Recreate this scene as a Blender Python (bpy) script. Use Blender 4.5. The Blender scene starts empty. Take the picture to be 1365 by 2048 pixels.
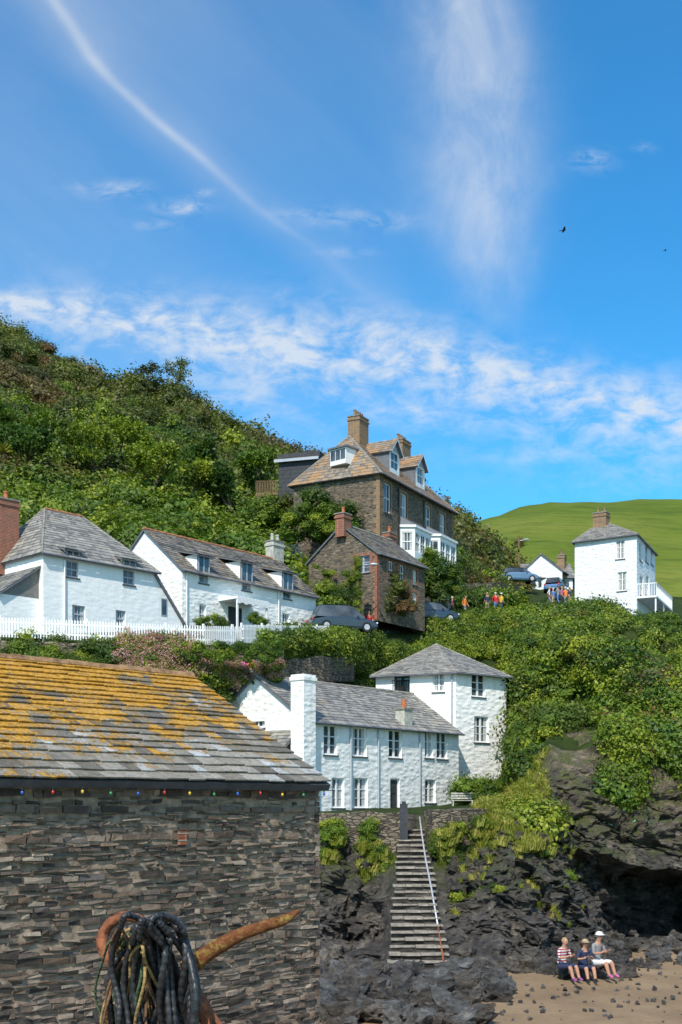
import bpy, math, random
from mathutils import Vector, noise, Matrix
random.seed(7)
F=2400.0; CX=682.5; HY=1610.0
V=Vector
def G(px,D): return V(((px-CX)*D/F, D))
def Zp(py,D): return (HY-py)*D/F
def W(px,py,D): return V(((px-CX)*D/F, D, (HY-py)*D/F))
def v3(p,z): return V((p[0],p[1],z))
rnd=random.random
def ru(a,b): return a+(b-a)*random.random()
def sstep(a,b,x):
    t=max(0,min(1,(x-a)/(b-a))); return t*t*(3-2*t)
SC=bpy.context.scene
COL=SC.collection
# ------------------------------------------------------------------ materials
class NT:
    def __init__(s,nt): s.nt=nt; s.L=nt.links
    def n(s,t,**k):
        nd=s.nt.nodes.new(t)
        for a,b in k.items(): setattr(nd,a,b)
        return nd
    def put(s,sock,val):
        if isinstance(val,bpy.types.NodeSocket): s.L.new(val,sock)
        elif val is not None:
            sock.default_value=val
    def m(s,op,a,b=None,c=None,clamp=False):
        nd=s.n('ShaderNodeMath',operation=op); nd.use_clamp=clamp
        s.put(nd.inputs[0],a); s.put(nd.inputs[1],b)
        if c is not None: s.put(nd.inputs[2],c)
        return nd.outputs[0]
    def mix(s,f,a,b,bt='MIX'):
        nd=s.n('ShaderNodeMix',data_type='RGBA',blend_type=bt)
        s.put(nd.inputs[0],f); 
        for i,x in ((6,a),(7,b)):
            if isinstance(x,tuple) and len(x)==3: x=x+(1,)
            s.put(nd.inputs[i],x)
        return nd.outputs[2]
    def vm(s,op,a,b):
        nd=s.n('ShaderNodeVectorMath',operation=op)
        s.put(nd.inputs[0],a); s.put(nd.inputs[1],b); return nd.outputs[0]
    def pos(s,scale=(1,1,1)):
        g=s.n('ShaderNodeNewGeometry')
        if scale==(1,1,1): return g.outputs['Position']
        return s.vm('MULTIPLY',g.outputs['Position'],scale)
    def noise(s,vec,scale,detail=4,rough=.55,dist=0):
        nd=s.n('ShaderNodeTexNoise'); s.put(nd.inputs['Vector'],vec)
        nd.inputs['Scale'].default_value=scale; nd.inputs['Detail'].default_value=detail
        nd.inputs['Roughness'].default_value=rough; nd.inputs['Distortion'].default_value=dist
        return nd.outputs['Fac']
    def ramp(s,f,stops,interp='LINEAR'):
        nd=s.n('ShaderNodeValToRGB'); s.put(nd.inputs[0],f); cr=nd.color_ramp; cr.interpolation=interp
        while len(cr.elements)<len(stops): cr.elements.new(.5)
        for e,(p,c) in zip(cr.elements,stops):
            e.position=p
            if not isinstance(c,tuple): c=(c,c,c)
            e.color=tuple(c)+(1,)
        return nd.outputs[0]
    def mr(s,f,a,b,c=0.,d=1.):
        nd=s.n('ShaderNodeMapRange'); s.put(nd.inputs[0],f)
        for i,x in enumerate((a,b,c,d)): nd.inputs[i+1].default_value=x
        return nd.outputs[0]
    def bump(s,h,strength=.5,dist=.05,normal=None):
        nd=s.n('ShaderNodeBump'); s.put(nd.inputs['Height'],h)
        nd.inputs['Strength'].default_value=strength; nd.inputs['Distance'].default_value=dist
        if normal is not None: s.L.new(normal,nd.inputs['Normal'])
        return nd.outputs[0]
def newmat(name,rough=.8,spec=.3,metal=0):
    m=bpy.data.materials.new(name); m.use_nodes=True
    b=m.node_tree.nodes['Principled BSDF']; b.inputs['Roughness'].default_value=rough
    b.inputs['Specular IOR Level'].default_value=spec; b.inputs['Metallic'].default_value=metal
    return m,NT(m.node_tree),b
def plain(name,col,rough=.7,var=.25,vs=4,bump=.0,spec=.3,metal=0):
    m,t,b=newmat(name,rough,spec,metal)
    f=t.noise(t.pos(),vs,5)
    lo=tuple(c*(1-var) for c in col); hi=tuple(min(1,c*(1+var)) for c in col)
    t.put(b.inputs['Base Color'],t.ramp(f,[(.3,lo),(.7,hi)]))
    if bump: t.put(b.inputs['Normal'],t.bump(f,bump,.03))
    return m
def m_whitewash(name,col=(.80,.81,.80),rough=.8,lump=.6):
    m,t,b=newmat(name,rough,.2)
    p=t.pos()
    big=t.noise(p,.5,5,.65); st=t.noise(t.pos((3,3,.35)),1.2,5,.65)
    f=t.m('MULTIPLY',t.mr(big,.4,.75),t.mr(st,.45,.75))
    c=t.mix(t.m('MULTIPLY',f,.85),col,(col[0]*.64,col[1]*.62,col[2]*.54))
    fine=t.noise(p,9,4,.6)
    c=t.mix(t.mr(fine,.62,.8,0,.4),c,(.52,.49,.42))
    vo=t.n('ShaderNodeTexVoronoi'); vo.feature='SMOOTH_F1'; t.put(vo.inputs['Vector'],t.vm('ADD',t.pos((2.6,2.6,5.5)),t.n('ShaderNodeTexNoise').outputs['Color'])); vo.inputs['Scale'].default_value=1.
    h=t.m('ADD',t.m('MULTIPLY',vo.outputs['Distance'],-1.0),t.m('MULTIPLY',fine,.5))
    t.put(b.inputs['Base Color'],c); t.put(b.inputs['Normal'],t.bump(h,lump,.07))
    return m
def m_rubble(name,cols,mortar=(.25,.22,.18),sx=2.6,sz=8.,lich=0.):
    m,t,b=newmat(name,.85,.2)
    p=t.pos((sx,sx,sz)); nn=t.n('ShaderNodeTexNoise'); t.put(nn.inputs['Vector'],t.pos()); nn.inputs['Scale'].default_value=3
    q=t.vm('ADD',p,t.vm('MULTIPLY',nn.outputs['Color'],(.9,.9,.9)))
    v1=t.n('ShaderNodeTexVoronoi'); t.put(v1.inputs['Vector'],q); v1.inputs['Scale'].default_value=1.3
    v2=t.n('ShaderNodeTexVoronoi'); v2.feature='DISTANCE_TO_EDGE'; t.put(v2.inputs['Vector'],q); v2.inputs['Scale'].default_value=1.3
    sep=t.n('ShaderNodeSeparateColor'); t.L.new(v1.outputs['Color'],sep.inputs[0])
    k=len(cols); c=t.ramp(sep.outputs[0],[(i/(k-1),cc) for i,cc in enumerate(cols)])
    f=t.noise(t.pos(),14,4,.6)
    c=t.mix(.6,c,t.mix(f,(.25,.25,.25),(1.6,1.55,1.45)),'MULTIPLY')
    e=t.mr(v2.outputs['Distance'],.02,.12)
    c=t.mix(e,mortar,c)
    if lich>0:
        c=t.mix(t.mr(t.noise(t.pos(),1.5,6,.7),.6,.7,0,lich),c,(.35,.26,.06))
    t.put(b.inputs['Base Color'],c)
    t.put(b.inputs['Normal'],t.bump(t.m('ADD',e,t.m('MULTIPLY',f,.5)),.7,.06))
    return m
def m_slate(name,lo=(.15,.145,.14),hi=(.36,.34,.31),lich=.3,lcol=(.42,.22,.015),lscale=1.2,zone=None):
    m,t,b=newmat(name,.55,.4)
    g=t.n('ShaderNodeNewGeometry'); r=g.outputs['Random Per Island']
    c=t.ramp(r,[(0,lo),(.5,tuple((a+b_)/2 for a,b_ in zip(lo,hi))),(1,hi)])
    p=t.pos(); f=t.noise(p,6,6,.65)
    c=t.mix(.7,c,t.mix(f,(.3,.3,.3),(1.65,1.63,1.58)),'MULTIPLY')
    big=t.noise(p,lscale*.6,4,.6); l1=t.noise(p,lscale*6,8,.8)
    fac=t.m('ADD',t.m('MULTIPLY',big,.5),t.m('ADD',t.m('MULTIPLY',l1,.9),t.m('MULTIPLY',r,.12)))
    th=.98-.3*lich
    k=t.mr(fac,th,th+.07)
    c=t.mix(t.m('MULTIPLY',k,.85),c,t.mix(t.noise(p,30,3),(lcol[0]*.5,lcol[1]*.5,lcol[2]),(lcol[0]*1.3,lcol[1]*1.25,lcol[2]*1.4)))
    w=t.noise(t.vm('ADD',p,(31,7,3)),lscale*9,5,.7)
    c=t.mix(t.mr(w,.58,.68,0,.5),c,(.46,.46,.41))
    t.put(b.inputs['Base Color'],c); t.put(b.inputs['Normal'],t.bump(f,.4,.02))
    return m
def m_brick(name,col=(.33,.1,.05)):
    m,t,b=newmat(name,.85,.2)
    tc=t.pos(); sx=t.n('ShaderNodeSeparateXYZ'); t.L.new(tc,sx.inputs[0])
    cmb=t.n('ShaderNodeCombineXYZ'); t.put(cmb.inputs[0],t.m('ADD',sx.outputs[0],sx.outputs[1])); t.put(cmb.inputs[1],sx.outputs[2])
    br=t.n('ShaderNodeTexBrick'); t.L.new(cmb.outputs[0],br.inputs['Vector']); br.inputs['Scale'].default_value=1
    br.inputs['Brick Width'].default_value=.23; br.inputs['Row Height'].default_value=.078; br.inputs['Mortar Size'].default_value=.008
    br.inputs['Color1'].default_value=col+(1,); br.inputs['Color2'].default_value=(col[0]*.6,col[1]*.7,col[2]*.8,1); br.inputs['Mortar'].default_value=(.3,.26,.22,1)
    c=t.mix(.5,br.outputs['Color'],t.mix(t.noise(tc,5,5,.7),(.35,.35,.35),(1.5,1.5,1.5)),'MULTIPLY')
    t.put(b.inputs['Base Color'],c); t.put(b.inputs['Normal'],t.bump(br.outputs['Fac'],-.4,.02)); return m
def m_leaf(name,cols,patch=None,ps=.06,trans=.25,patch2=None):
    m,t,b=newmat(name,.5,.3)
    oi=t.n('ShaderNodeObjectInfo'); g=t.n('ShaderNodeNewGeometry')
    r=t.m('ADD',t.m('MULTIPLY',oi.outputs['Random'],.65),t.m('MULTIPLY',g.outputs['Random Per Island'],.35))
    k=len(cols); c=t.ramp(r,[(i/(k-1)*.7+.15,cc) for i,cc in enumerate(cols)])
    if patch:
        f=t.noise(t.pos(),ps,5,.65); c=t.mix(t.mr(f,.5,.6,0,.85),c,patch)
    if patch2:
        f=t.noise(t.vm('ADD',t.pos(),(50,20,10)),ps*1.6,5,.65); c=t.mix(t.mr(f,.54,.62,0,.85),c,patch2)
    t.put(b.inputs['Base Color'],c)
    tr=t.n('ShaderNodeBsdfTranslucent'); t.put(tr.inputs[0],t.mix(1,c,(1.4,1.5,.5),'MULTIPLY'))
    ms=t.n('ShaderNodeMixShader'); ms.inputs[0].default_value=trans
    t.L.new(b.outputs[0],ms.inputs[1]); t.L.new(tr.outputs[0],ms.inputs[2])
    t.L.new(ms.outputs[0],m.node_tree.nodes['Material Output'].inputs[0]); return m
def m_rock(name,cols,green=0):
    m,t,b=newmat(name,.6,.4)
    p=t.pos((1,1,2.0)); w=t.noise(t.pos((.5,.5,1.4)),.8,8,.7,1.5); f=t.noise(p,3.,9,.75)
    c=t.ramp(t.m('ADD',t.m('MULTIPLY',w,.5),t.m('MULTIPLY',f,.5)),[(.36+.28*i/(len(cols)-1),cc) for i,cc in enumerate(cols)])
    if green:
        g=t.n('ShaderNodeNewGeometry'); sx=t.n('ShaderNodeSeparateXYZ'); t.L.new(g.outputs['Normal'],sx.inputs[0])
        sz=t.n('ShaderNodeSeparateXYZ'); t.L.new(t.pos(),sz.inputs[0])
        k=t.m('MULTIPLY',t.mr(sx.outputs[2],.25,.65),t.m('MULTIPLY',t.mr(t.noise(t.pos(),.9,5,.7),.42,.56),t.mr(sz.outputs[2],-4.0,-2.4)))
        c=t.mix(t.m('MULTIPLY',k,green),c,(.07,.09,.022))
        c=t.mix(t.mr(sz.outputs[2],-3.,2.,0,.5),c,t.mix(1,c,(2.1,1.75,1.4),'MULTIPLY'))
    t.put(b.inputs['Base Color'],c); t.put(b.inputs['Normal'],t.bump(t.m('ADD',f,w),1.,.3)) 
    t.put(b.inputs['Roughness'],t.mr(f,.3,.7,.35,.75)); return m
MT={}
MT['white']=m_whitewash('whitewashed_rubble',(.87,.86,.83),.8,.75)
MT['white2']=m_whitewash('white_render',(.85,.85,.84),.7,.25)
MT['white3']=m_whitewash('rough_white_render',(.80,.82,.84),.8,.8)
MT['stone_house']=m_rubble('local_slatestone',[(.045,.04,.037),(.125,.10,.08),(.23,.175,.115),(.075,.066,.06),(.28,.235,.18)],(.20,.165,.125))
MT['stone_wall']=m_rubble('drystone',[(.09,.078,.064),(.19,.16,.125),(.29,.245,.185),(.13,.115,.095)],(.05,.043,.034),2.2,7,.4)
MT['tread']=plain('worn_stone_tread',(.27,.24,.20),.85,.4,5,.5)
MT['slate']=m_slate('grey_slate',lich=.36,lcol=(.34,.25,.07))
MT['slate_d']=m_slate('weathered_slate',(.075,.07,.065),(.26,.235,.205),.55,(.34,.23,.08))
MT['slate_o']=m_slate('lichen_orange_slate',(.13,.115,.10),(.31,.27,.23),.80,(.42,.22,.05))
MT['ridge']=plain('ridge_tile',(.24,.22,.19),.8,.4,5,.3)
MT['ridge_r']=plain('red_ridge_tile',(.32,.14,.07),.8,.5,5,.3)
MT['brick']=m_brick('red_brick'); MT['brick_b']=m_brick('buff_brick',(.30,.17,.08))
MT['pot']=plain('terracotta_pot',(.42,.14,.06),.8,.3,10)
MT['frame']=plain('white_window_paint',(.80,.80,.79),.4,.06,3)
MT['frameb']=plain('blue_grey_window_paint',(.38,.42,.48),.5,.1,3)
MT['wood']=plain('brown_timber',(.18,.11,.055),.7,.4,8)
MT['clad']=plain('black_cladding',(.045,.048,.055),.7,.3,4)
MT['sill']=plain('slate_sill',(.08,.08,.085),.6,.3,6)
MT['lead']=plain('lead_grey',(.14,.15,.17),.5,.2,4)
MT['render_g']=plain('green_white_render',(.44,.43,.37),.8,.3,5,.3)
m,t,b=newmat('window_glass',.06,.8); f=t.noise(t.pos(),.9,3)
t.put(b.inputs['Base Color'],t.ramp(f,[(.35,(.012,.016,.02)),(.7,(.11,.13,.15))])); MT['glass']=m
MT['curtain']=plain('curtain',(.5,.5,.48),.9,.2,6)
MT['asphalt']=plain('asphalt',(.06,.06,.062),.9,.3,12,.2)
MT['metal']=plain('galvanised_steel',(.5,.52,.55),.4,.2,8,metal=.3)
MT['rust']=plain('rusty_iron',(.24,.085,.04),.85,.6,18,.8)
MT['black']=plain('black_iron',(.02,.02,.022),.5,.3,8)
MT['hose']=plain('black_hose',(.03,.03,.034),.4,.5,30,.3,.5)
MT['rope_y']=plain('old_yellow_rope',(.3,.2,.08),.9,.5,40,.6)
MT['rope_g']=plain('green_rope',(.06,.1,.05),.9,.5,40,.6)
MT['rope_b']=plain('brown_rope',(.17,.09,.05),.9,.5,40,.6)
MT['tyre']=plain('tyre',(.02,.02,.02),.9,.2)
m,t,b=newmat('lichen_iron',.85,.2); p=t.pos(); f=t.noise(p,18,9,.8)
c=t.ramp(t.noise(p,26,6,.75),[(.3,(.08,.028,.015)),(.5,(.25,.09,.035)),(.7,(.38,.17,.075))]); c=t.mix(t.mr(f,.50,.58),c,(.40,.27,.07))
t.put(b.inputs['Base Color'],c); t.put(b.inputs['Normal'],t.bump(f,1,.04)); MT['lich_iron']=m
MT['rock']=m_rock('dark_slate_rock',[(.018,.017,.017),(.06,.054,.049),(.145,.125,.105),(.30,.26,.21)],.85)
MT['rock_l']=m_rock('grey_rock',[(.03,.03,.031),(.085,.083,.08),(.19,.185,.175),(.38,.365,.335)])
m,t,b=newmat('wet_sand',.85,.3); p=t.pos(); f=t.noise(p,.35,6,.6); g2=t.noise(p,6,8,.75)
c=t.ramp(f,[(.3,(.22,.145,.08)),(.55,(.33,.225,.13)),(.75,(.42,.295,.18))]); c=t.mix(t.mr(g2,.54,.70,0,.65),c,(.12,.085,.055))
t.put(b.inputs['Base Color'],c); t.put(b.inputs['Normal'],t.bump(g2,.9,.12)); MT['sand']=m
m,t,b=newmat('pasture',.9,.1); p=t.pos(); f=t.noise(t.pos((1,1,3)),.02,7,.65); g2=t.noise(t.pos((.25,.6,2.2)),.35,6,.7)
c=t.ramp(f,[(.35,(.075,.115,.014)),(.5,(.115,.155,.02)),(.68,(.165,.185,.034))]); c=t.mix(t.mr(g2,.48,.68,0,.7),c,(.05,.085,.013))
t.put(b.inputs['Base Color'],c); t.put(b.inputs['Normal'],t.bump(g2,.7,1.5)); MT['pasture']=m
m,t,b=newmat('lawn_grass',.9,.1); t.put(b.inputs['Base Color'],t.ramp(t.noise(t.pos(),1.2,6,.7),[(.3,(.07,.13,.015)),(.7,(.13,.2,.02))])); MT['lawn']=m
m,t,b=newmat('scrub_ground',.95,.1); p=t.pos(); f=t.noise(p,.5,8,.7)
t.put(b.inputs['Base Color'],t.ramp(f,[(.3,(.012,.02,.006)),(.55,(.035,.055,.014)),(.75,(.07,.07,.03))])); t.put(b.inputs['Normal'],t.bump(f,1,.4)); MT['scrub']=m
MT['lf_dark']=m_leaf('gorse_leaf',[(.045,.062,.012),(.09,.115,.018),(.15,.165,.03)],(.125,.09,.035),.05,.25,(.035,.045,.015))
MT['lf_mid']=m_leaf('shrub_leaf',[(.03,.068,.010),(.085,.15,.016),(.17,.24,.023)],(.04,.072,.013),.12)
MT['lf_bright']=m_leaf('creeper_leaf',[(.07,.125,.011),(.17,.23,.017),(.30,.33,.03)],(.05,.09,.013),.17)
MT['lf_brown']=m_leaf('bracken_leaf',[(.10,.06,.025),(.19,.10,.04),(.14,.115,.035)])
MT['grass_b']=m_leaf('grass_blade',[(.13,.17,.02),(.24,.26,.03),(.40,.35,.09)])
MT['pink']=m_leaf('valerian_flower',[(.5,.14,.22),(.65,.26,.34),(.55,.3,.35)],trans=.3)
MT['bark']=plain('bark',(.12,.09,.06),.9,.4,5,.5)
# ------------------------------------------------------------------ mesh builder
class MB:
    def __init__(s): s.v=[];s.f=[];s.m=[];s.mats=[]
    def mi(s,mat):
        if isinstance(mat,str): mat=MT[mat]
        if mat not in s.mats: s.mats.append(mat)
        return s.mats.index(mat)
    def face(s,pts,mat):
        i=len(s.v); s.v.extend([tuple(p) for p in pts]); s.f.append(tuple(range(i,i+len(pts)))); s.m.append(s.mi(mat))
    def hexa(s,p,mat,skip=()):
        i=len(s.v); s.v.extend([tuple(q) for q in p]); k=s.mi(mat)
        for j,f in enumerate([(3,2,1,0),(4,5,6,7),(0,1,5,4),(1,2,6,5),(2,3,7,6),(3,0,4,7)]):
            if j in skip: continue
            s.f.append(tuple(i+a for a in f)); s.m.append(k)
    def obox(s,O,u,n,u0,u1,n0,n1,z0,z1,mat):
        def P(a,b_,z): return V((O[0]+u[0]*a+n[0]*b_,O[1]+u[1]*a+n[1]*b_,z))
        s.hexa([P(u0,n1,z0),P(u1,n1,z0),P(u1,n0,z0),P(u0,n0,z0),P(u0,n1,z1),P(u1,n1,z1),P(u1,n0,z1),P(u0,n0,z1)],mat)
    def tube(s,path,rad,mat,seg=8,cap=True):
        path=[V(p) for p in path]; n=len(path); k=s.mi(mat); base=len(s.v)
        if not hasattr(rad,'__len__'): rad=[rad]*n
        up=V((0,0,1)); prev=None
        for i,p in enumerate(path):
            d=(path[min(i+1,n-1)]-path[max(i-1,0)]).normalized()
            if prev is None:
                a=d.cross(up); 
                if a.length<.05: a=d.cross(V((1,0,0)))
                a.normalize()
            else:
                a=prev-d*prev.dot(d)
                if a.length<1e-4: a=d.cross(V((1,0,0)))
                a.normalize()
            prev=a; c=d.cross(a)
            for j in range(seg):
                th=2*math.pi*j/seg; s.v.append(tuple(p+(a*math.cos(th)+c*math.sin(th))*rad[i]))
        for i in range(n-1):
            for j in range(seg):
                j2=(j+1)%seg; s.f.append((base+i*seg+j,base+i*seg+j2,base+(i+1)*seg+j2,base+(i+1)*seg+j)); s.m.append(k)
        if cap:
            s.f.append(tuple(base+seg-1-j for j in range(seg))); s.m.append(k)
            s.f.append(tuple(base+(n-1)*seg+j for j in range(seg))); s.m.append(k)
    def ell(s,c,r,mat,nu=10,nv=7,rot=None):
        base=len(s.v); k=s.mi(mat); c=V(c)
        for i in range(nv+1):
            ph=math.pi*i/nv
            for j in range(nu):
                th=2*math.pi*j/nu; p=V((r[0]*math.sin(ph)*math.cos(th),r[1]*math.sin(ph)*math.sin(th),r[2]*math.cos(ph)))
                if rot: p=rot@p
                s.v.append(tuple(c+p))
        for i in range(nv):
            for j in range(nu):
                j2=(j+1)%nu; s.f.append((base+i*nu+j,base+(i+1)*nu+j,base+(i+1)*nu+j2,base+i*nu+j2)); s.m.append(k)
    def build(s,name,parent=None,smooth=False,loc=None):
        o=V(loc) if loc is not None else (V(parent.location) if parent else V((0,0,0)))
        me=bpy.data.meshes.new(name); me.from_pydata([(a-o[0],b_-o[1],c-o[2]) for a,b_,c in s.v],[],s.f)
        for mm in s.mats: me.materials.append(mm)
        me.polygons.foreach_set('material_index',s.m)
        if smooth: me.polygons.foreach_set('use_smooth',[True]*len(s.f))
        me.update(); ob=bpy.data.objects.new(name,me); COL.objects.link(ob)
        if parent: ob.parent=parent
        else: ob.location=o
        return ob
def empty(name,loc):
    e=bpy.data.objects.new(name,None); e.location=loc; e.empty_display_size=.5; COL.objects.link(e); return e
# ------------------------------------------------------------------ building helpers
FOOT=[]
def perp(u): return V((u[1],-u[0]))
def tpx(A,u,px):
    s_=(px-CX)/F; return (s_*A[1]-A[0])/(u[0]-s_*u[1])
def op(A,B,x0,y0,x1,y1):
    u=(B-A).normalized(); a=tpx(A,u,x0); b_=tpx(A,u,x1); D=A[1]+u[1]*(a+b_)/2
    return (min(a,b_),max(a,b_),Zp(y1,D),Zp(y0,D))
def wall(mb,A,B,z0,z1,ops,mat,rev=.16):
    u=(B-A).normalized(); n=perp(u); Ln=(B-A).length
    us=sorted(set([0,Ln]+[o[0] for o in ops]+[o[1] for o in ops])); zs=sorted(set([z0,z1]+[o[2] for o in ops]+[o[3] for o in ops]))
    us=[a for a in us if -1e-6<=a<=Ln+1e-6]; zs=[z for z in zs if z0<=z<=z1]
    def P(a,z,d=0): return V((A[0]+u[0]*a-n[0]*d,A[1]+u[1]*a-n[1]*d,z))
    for i in range(len(us)-1):
        for j in range(len(zs)-1):
            cu=(us[i]+us[i+1])/2; cz=(zs[j]+zs[j+1])/2
            if any(o[0]<cu<o[1] and o[2]<cz<o[3] for o in ops): continue
            mb.face([P(us[i],zs[j]),P(us[i+1],zs[j]),P(us[i+1],zs[j+1]),P(us[i],zs[j+1])],mat)
    for o in ops:
        a,b_,c,d=o[:4]
        mb.face([P(a,c),P(a,c,rev),P(a,d,rev),P(a,d)],mat); mb.face([P(b_,c,rev),P(b_,c),P(b_,d),P(b_,d,rev)],mat)
        mb.face([P(a,d),P(a,d,rev),P(b_,d,rev),P(b_,d)],mat); mb.face([P(a,c,rev),P(a,c),P(b_,c),P(b_,c,rev)],mat)
def window(mb,A,B,o,style='sash',fm='frame',sill='sill',rev=.16,fw=.07,surround=None):
    u=(B-A).normalized(); n=perp(u); a,b_,c,d=o[:4]
    bx=lambda u0,u1,n0,n1,z0,z1,m_: mb.obox(A,u,n,u0,u1,n0,n1,z0,z1,m_)
    nf=-rev+.07; nb=-rev
    if style=='door':
        bx(a,b_,nb,nf-.03,c,d,'clad'); bx(a,a+fw,nf-.03,nf,c,d,fm); bx(b_-fw,b_,nf-.03,nf,c,d,fm); bx(a+fw,b_-fw,nf-.03,nf,d-fw,d,fm)
        bx(a+.2*(b_-a),b_-.2*(b_-a),nf-.03,nf-.015,c+.5*(d-c),d-2*fw,'glass')
        return
    bx(a,b_,nb,nb+.02,c,d,'glass')
    if rnd()<.6: 
        w=(b_-a)*.22; bx(a+fw,a+fw+w,nb+.02,nb+.024,c+fw,d-fw,'curtain'); bx(b_-fw-w,b_-fw,nb+.02,nb+.024,c+fw,d-fw,'curtain')
    bx(a,a+fw,nb+.02,nf,c,d,fm); bx(b_-fw,b_,nb+.02,nf,c,d,fm)
    bx(a+fw,b_-fw,nb+.02,nf,c,c+fw*1.2,fm); bx(a+fw,b_-fw,nb+.02,nf,d-fw,d,fm)
    zc=(c+d)/2; uc=(a+b_)/2
    if style=='sash':
        bx(a+fw,b_-fw,nb+.021,nf-.01,zc-.035,zc+.035,fm); bx(uc-.02,uc+.02,nb+.021,nf-.02,c+fw*1.2,zc-.035,fm); bx(uc-.02,uc+.02,nb+.021,nf-.02,zc+.035,d-fw,fm)
    elif style=='case':
        bx(uc-.065,uc+.065,nb+.021,nf,c+fw*1.2,d-fw,fm)
        z2=c+(d-c)*.62
        bx(a+fw,uc-.065,nb+.021,nf-.015,z2-.024,z2+.024,fm); bx(uc+.065,b_-fw,nb+.021,nf-.015,z2-.024,z2+.024,fm)
        z2=c+(d-c)*.33
        bx(a+fw,uc-.065,nb+.021,nf-.025,z2-.014,z2+.014,fm); bx(uc+.065,b_-fw,nb+.021,nf-.025,z2-.014,z2+.014,fm)
    elif style.startswith('strip'):
        k=int(style[5:]); 
        for i in range(1,k): x=a+(b_-a)*i/k; bx(x-.03,x+.03,nb+.021,nf,c+fw*1.2,d-fw,fm)
        bx(a+fw,b_-fw,nb+.022,nf-.02,d-.35*(d-c)-.015,d-.35*(d-c)+.015,fm)
    if sill: bx(a-.06,b_+.06,-rev+.0705,.06,c-.07,c-.002,sill)
    if surround:
        s_=.22; bx(a-s_,a-.002,-.02,.012,c-.07,d+s_,surround); bx(b_+.002,b_+s_,-.02,.012,c-.07,d+s_,surround); bx(a-.002,b_+.002,-.02,.0125,d+.002,d+s_,surround)
def roof_face(mb,eL,eR,rR,rL,mat,exp=.24,wid=.3,th=.018,under='lead'):
    eL,eR,rR,rL=map(V,(eL,eR,rR,rL)); 
    nrm=(eR-eL).cross(rL-eL).normalized()
    if nrm.z<0: nrm=-nrm
    mid=((rL+rR)/2-(eL+eR)/2); rows=max(2,int(mid.length/exp)); 
    o1=nrm*-.012; o2=nrm*-.09
    mb.hexa([eL+o2,eR+o2,rR+o2,rL+o2,eL+o1,eR+o1,rR+o1,rL+o1],under)
    fs_=[0]
    for i in range(rows): fs_.append(fs_[-1]+ru(.8,1.2)*(1.25-.5*i/rows))
    fs_=[q/fs_[-1] for q in fs_]
    for i in range(rows):
        f0=fs_[i]; f1=min(1,fs_[i+1]+.15/rows)
        a=eL.lerp(rL,f0); b_=eR.lerp(rR,f0); a1=eL.lerp(rL,f1); b1=eR.lerp(rR,f1)
        ln=(b_-a).length
        if ln<.08: continue
        x=-ru(0,wid); 
        while x<ln:
            w=wid*ru(.5,1.4); x0=max(x,0); x1=min(x+w,ln); x+=w
            if x1-x0<.03: continue
            g=ru(.0015,.005)/ln; p0,p1=x0/ln+g,x1/ln-g
            j=ru(-.022,.022)*exp/.24; tj=ru(0,.008)
            dn=(a-a1).normalized()
            q=[a.lerp(b_,p0)+dn*j,a.lerp(b_,p1)+dn*(j+ru(-.016,.016)*exp/.24),a1.lerp(b1,p1),a1.lerp(b1,p0)]
            lo=[q[0]+nrm*(th+tj),q[1]+nrm*(th+tj+ru(-.004,.006)),q[2]+nrm*.004,q[3]+nrm*.004]
            hi=[lo[0]+nrm*th,lo[1]+nrm*th,lo[2]+nrm*.008,lo[3]+nrm*.008]
            mb.hexa(lo+hi,mat,skip=(0,4))
def ridge(mb,a,b_,mat='ridge',r=.10,step=.4):
    a=V(a);b_=V(b_); n=max(1,int((b_-a).length/step))
    for i in range(n):
        p=a.lerp(b_,i/n); q=a.lerp(b_,(i+.97)/n); z=V((0,0,ru(-.01,.01)))
        mb.tube([p+z,q+z],[r*1.05,r],mat,6)
def chimney(mb,px,D,pyt,zb,w,d,mat,u,pots=2,potm='pot',cap=True,poth=.45):
    c=G(px,D); n=perp(u); zt=Zp(pyt,D)
    mb.obox(c,u,n,-w/2,w/2,-d/2,d/2,zb,zt,mat)
    if cap:
        mb.obox(c,u,n,-w/2-.06,w/2+.06,-d/2-.06,d/2+.06,zt-.3,zt-.15,mat)
        mb.obox(c,u,n,-w/2-.05,w/2+.05,-d/2-.05,d/2+.05,zt,zt+.08,'ridge')
    for i in range(pots):
        x=(i+.5)/pots*w-w/2; p=v3(c+u*x,zt+.08)
        mb.tube([p,p+V((0,0,poth*.8)),p+V((0,0,poth*.82)),p+V((0,0,poth))],[.13,.1,.13,.13],potm,10)
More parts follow.
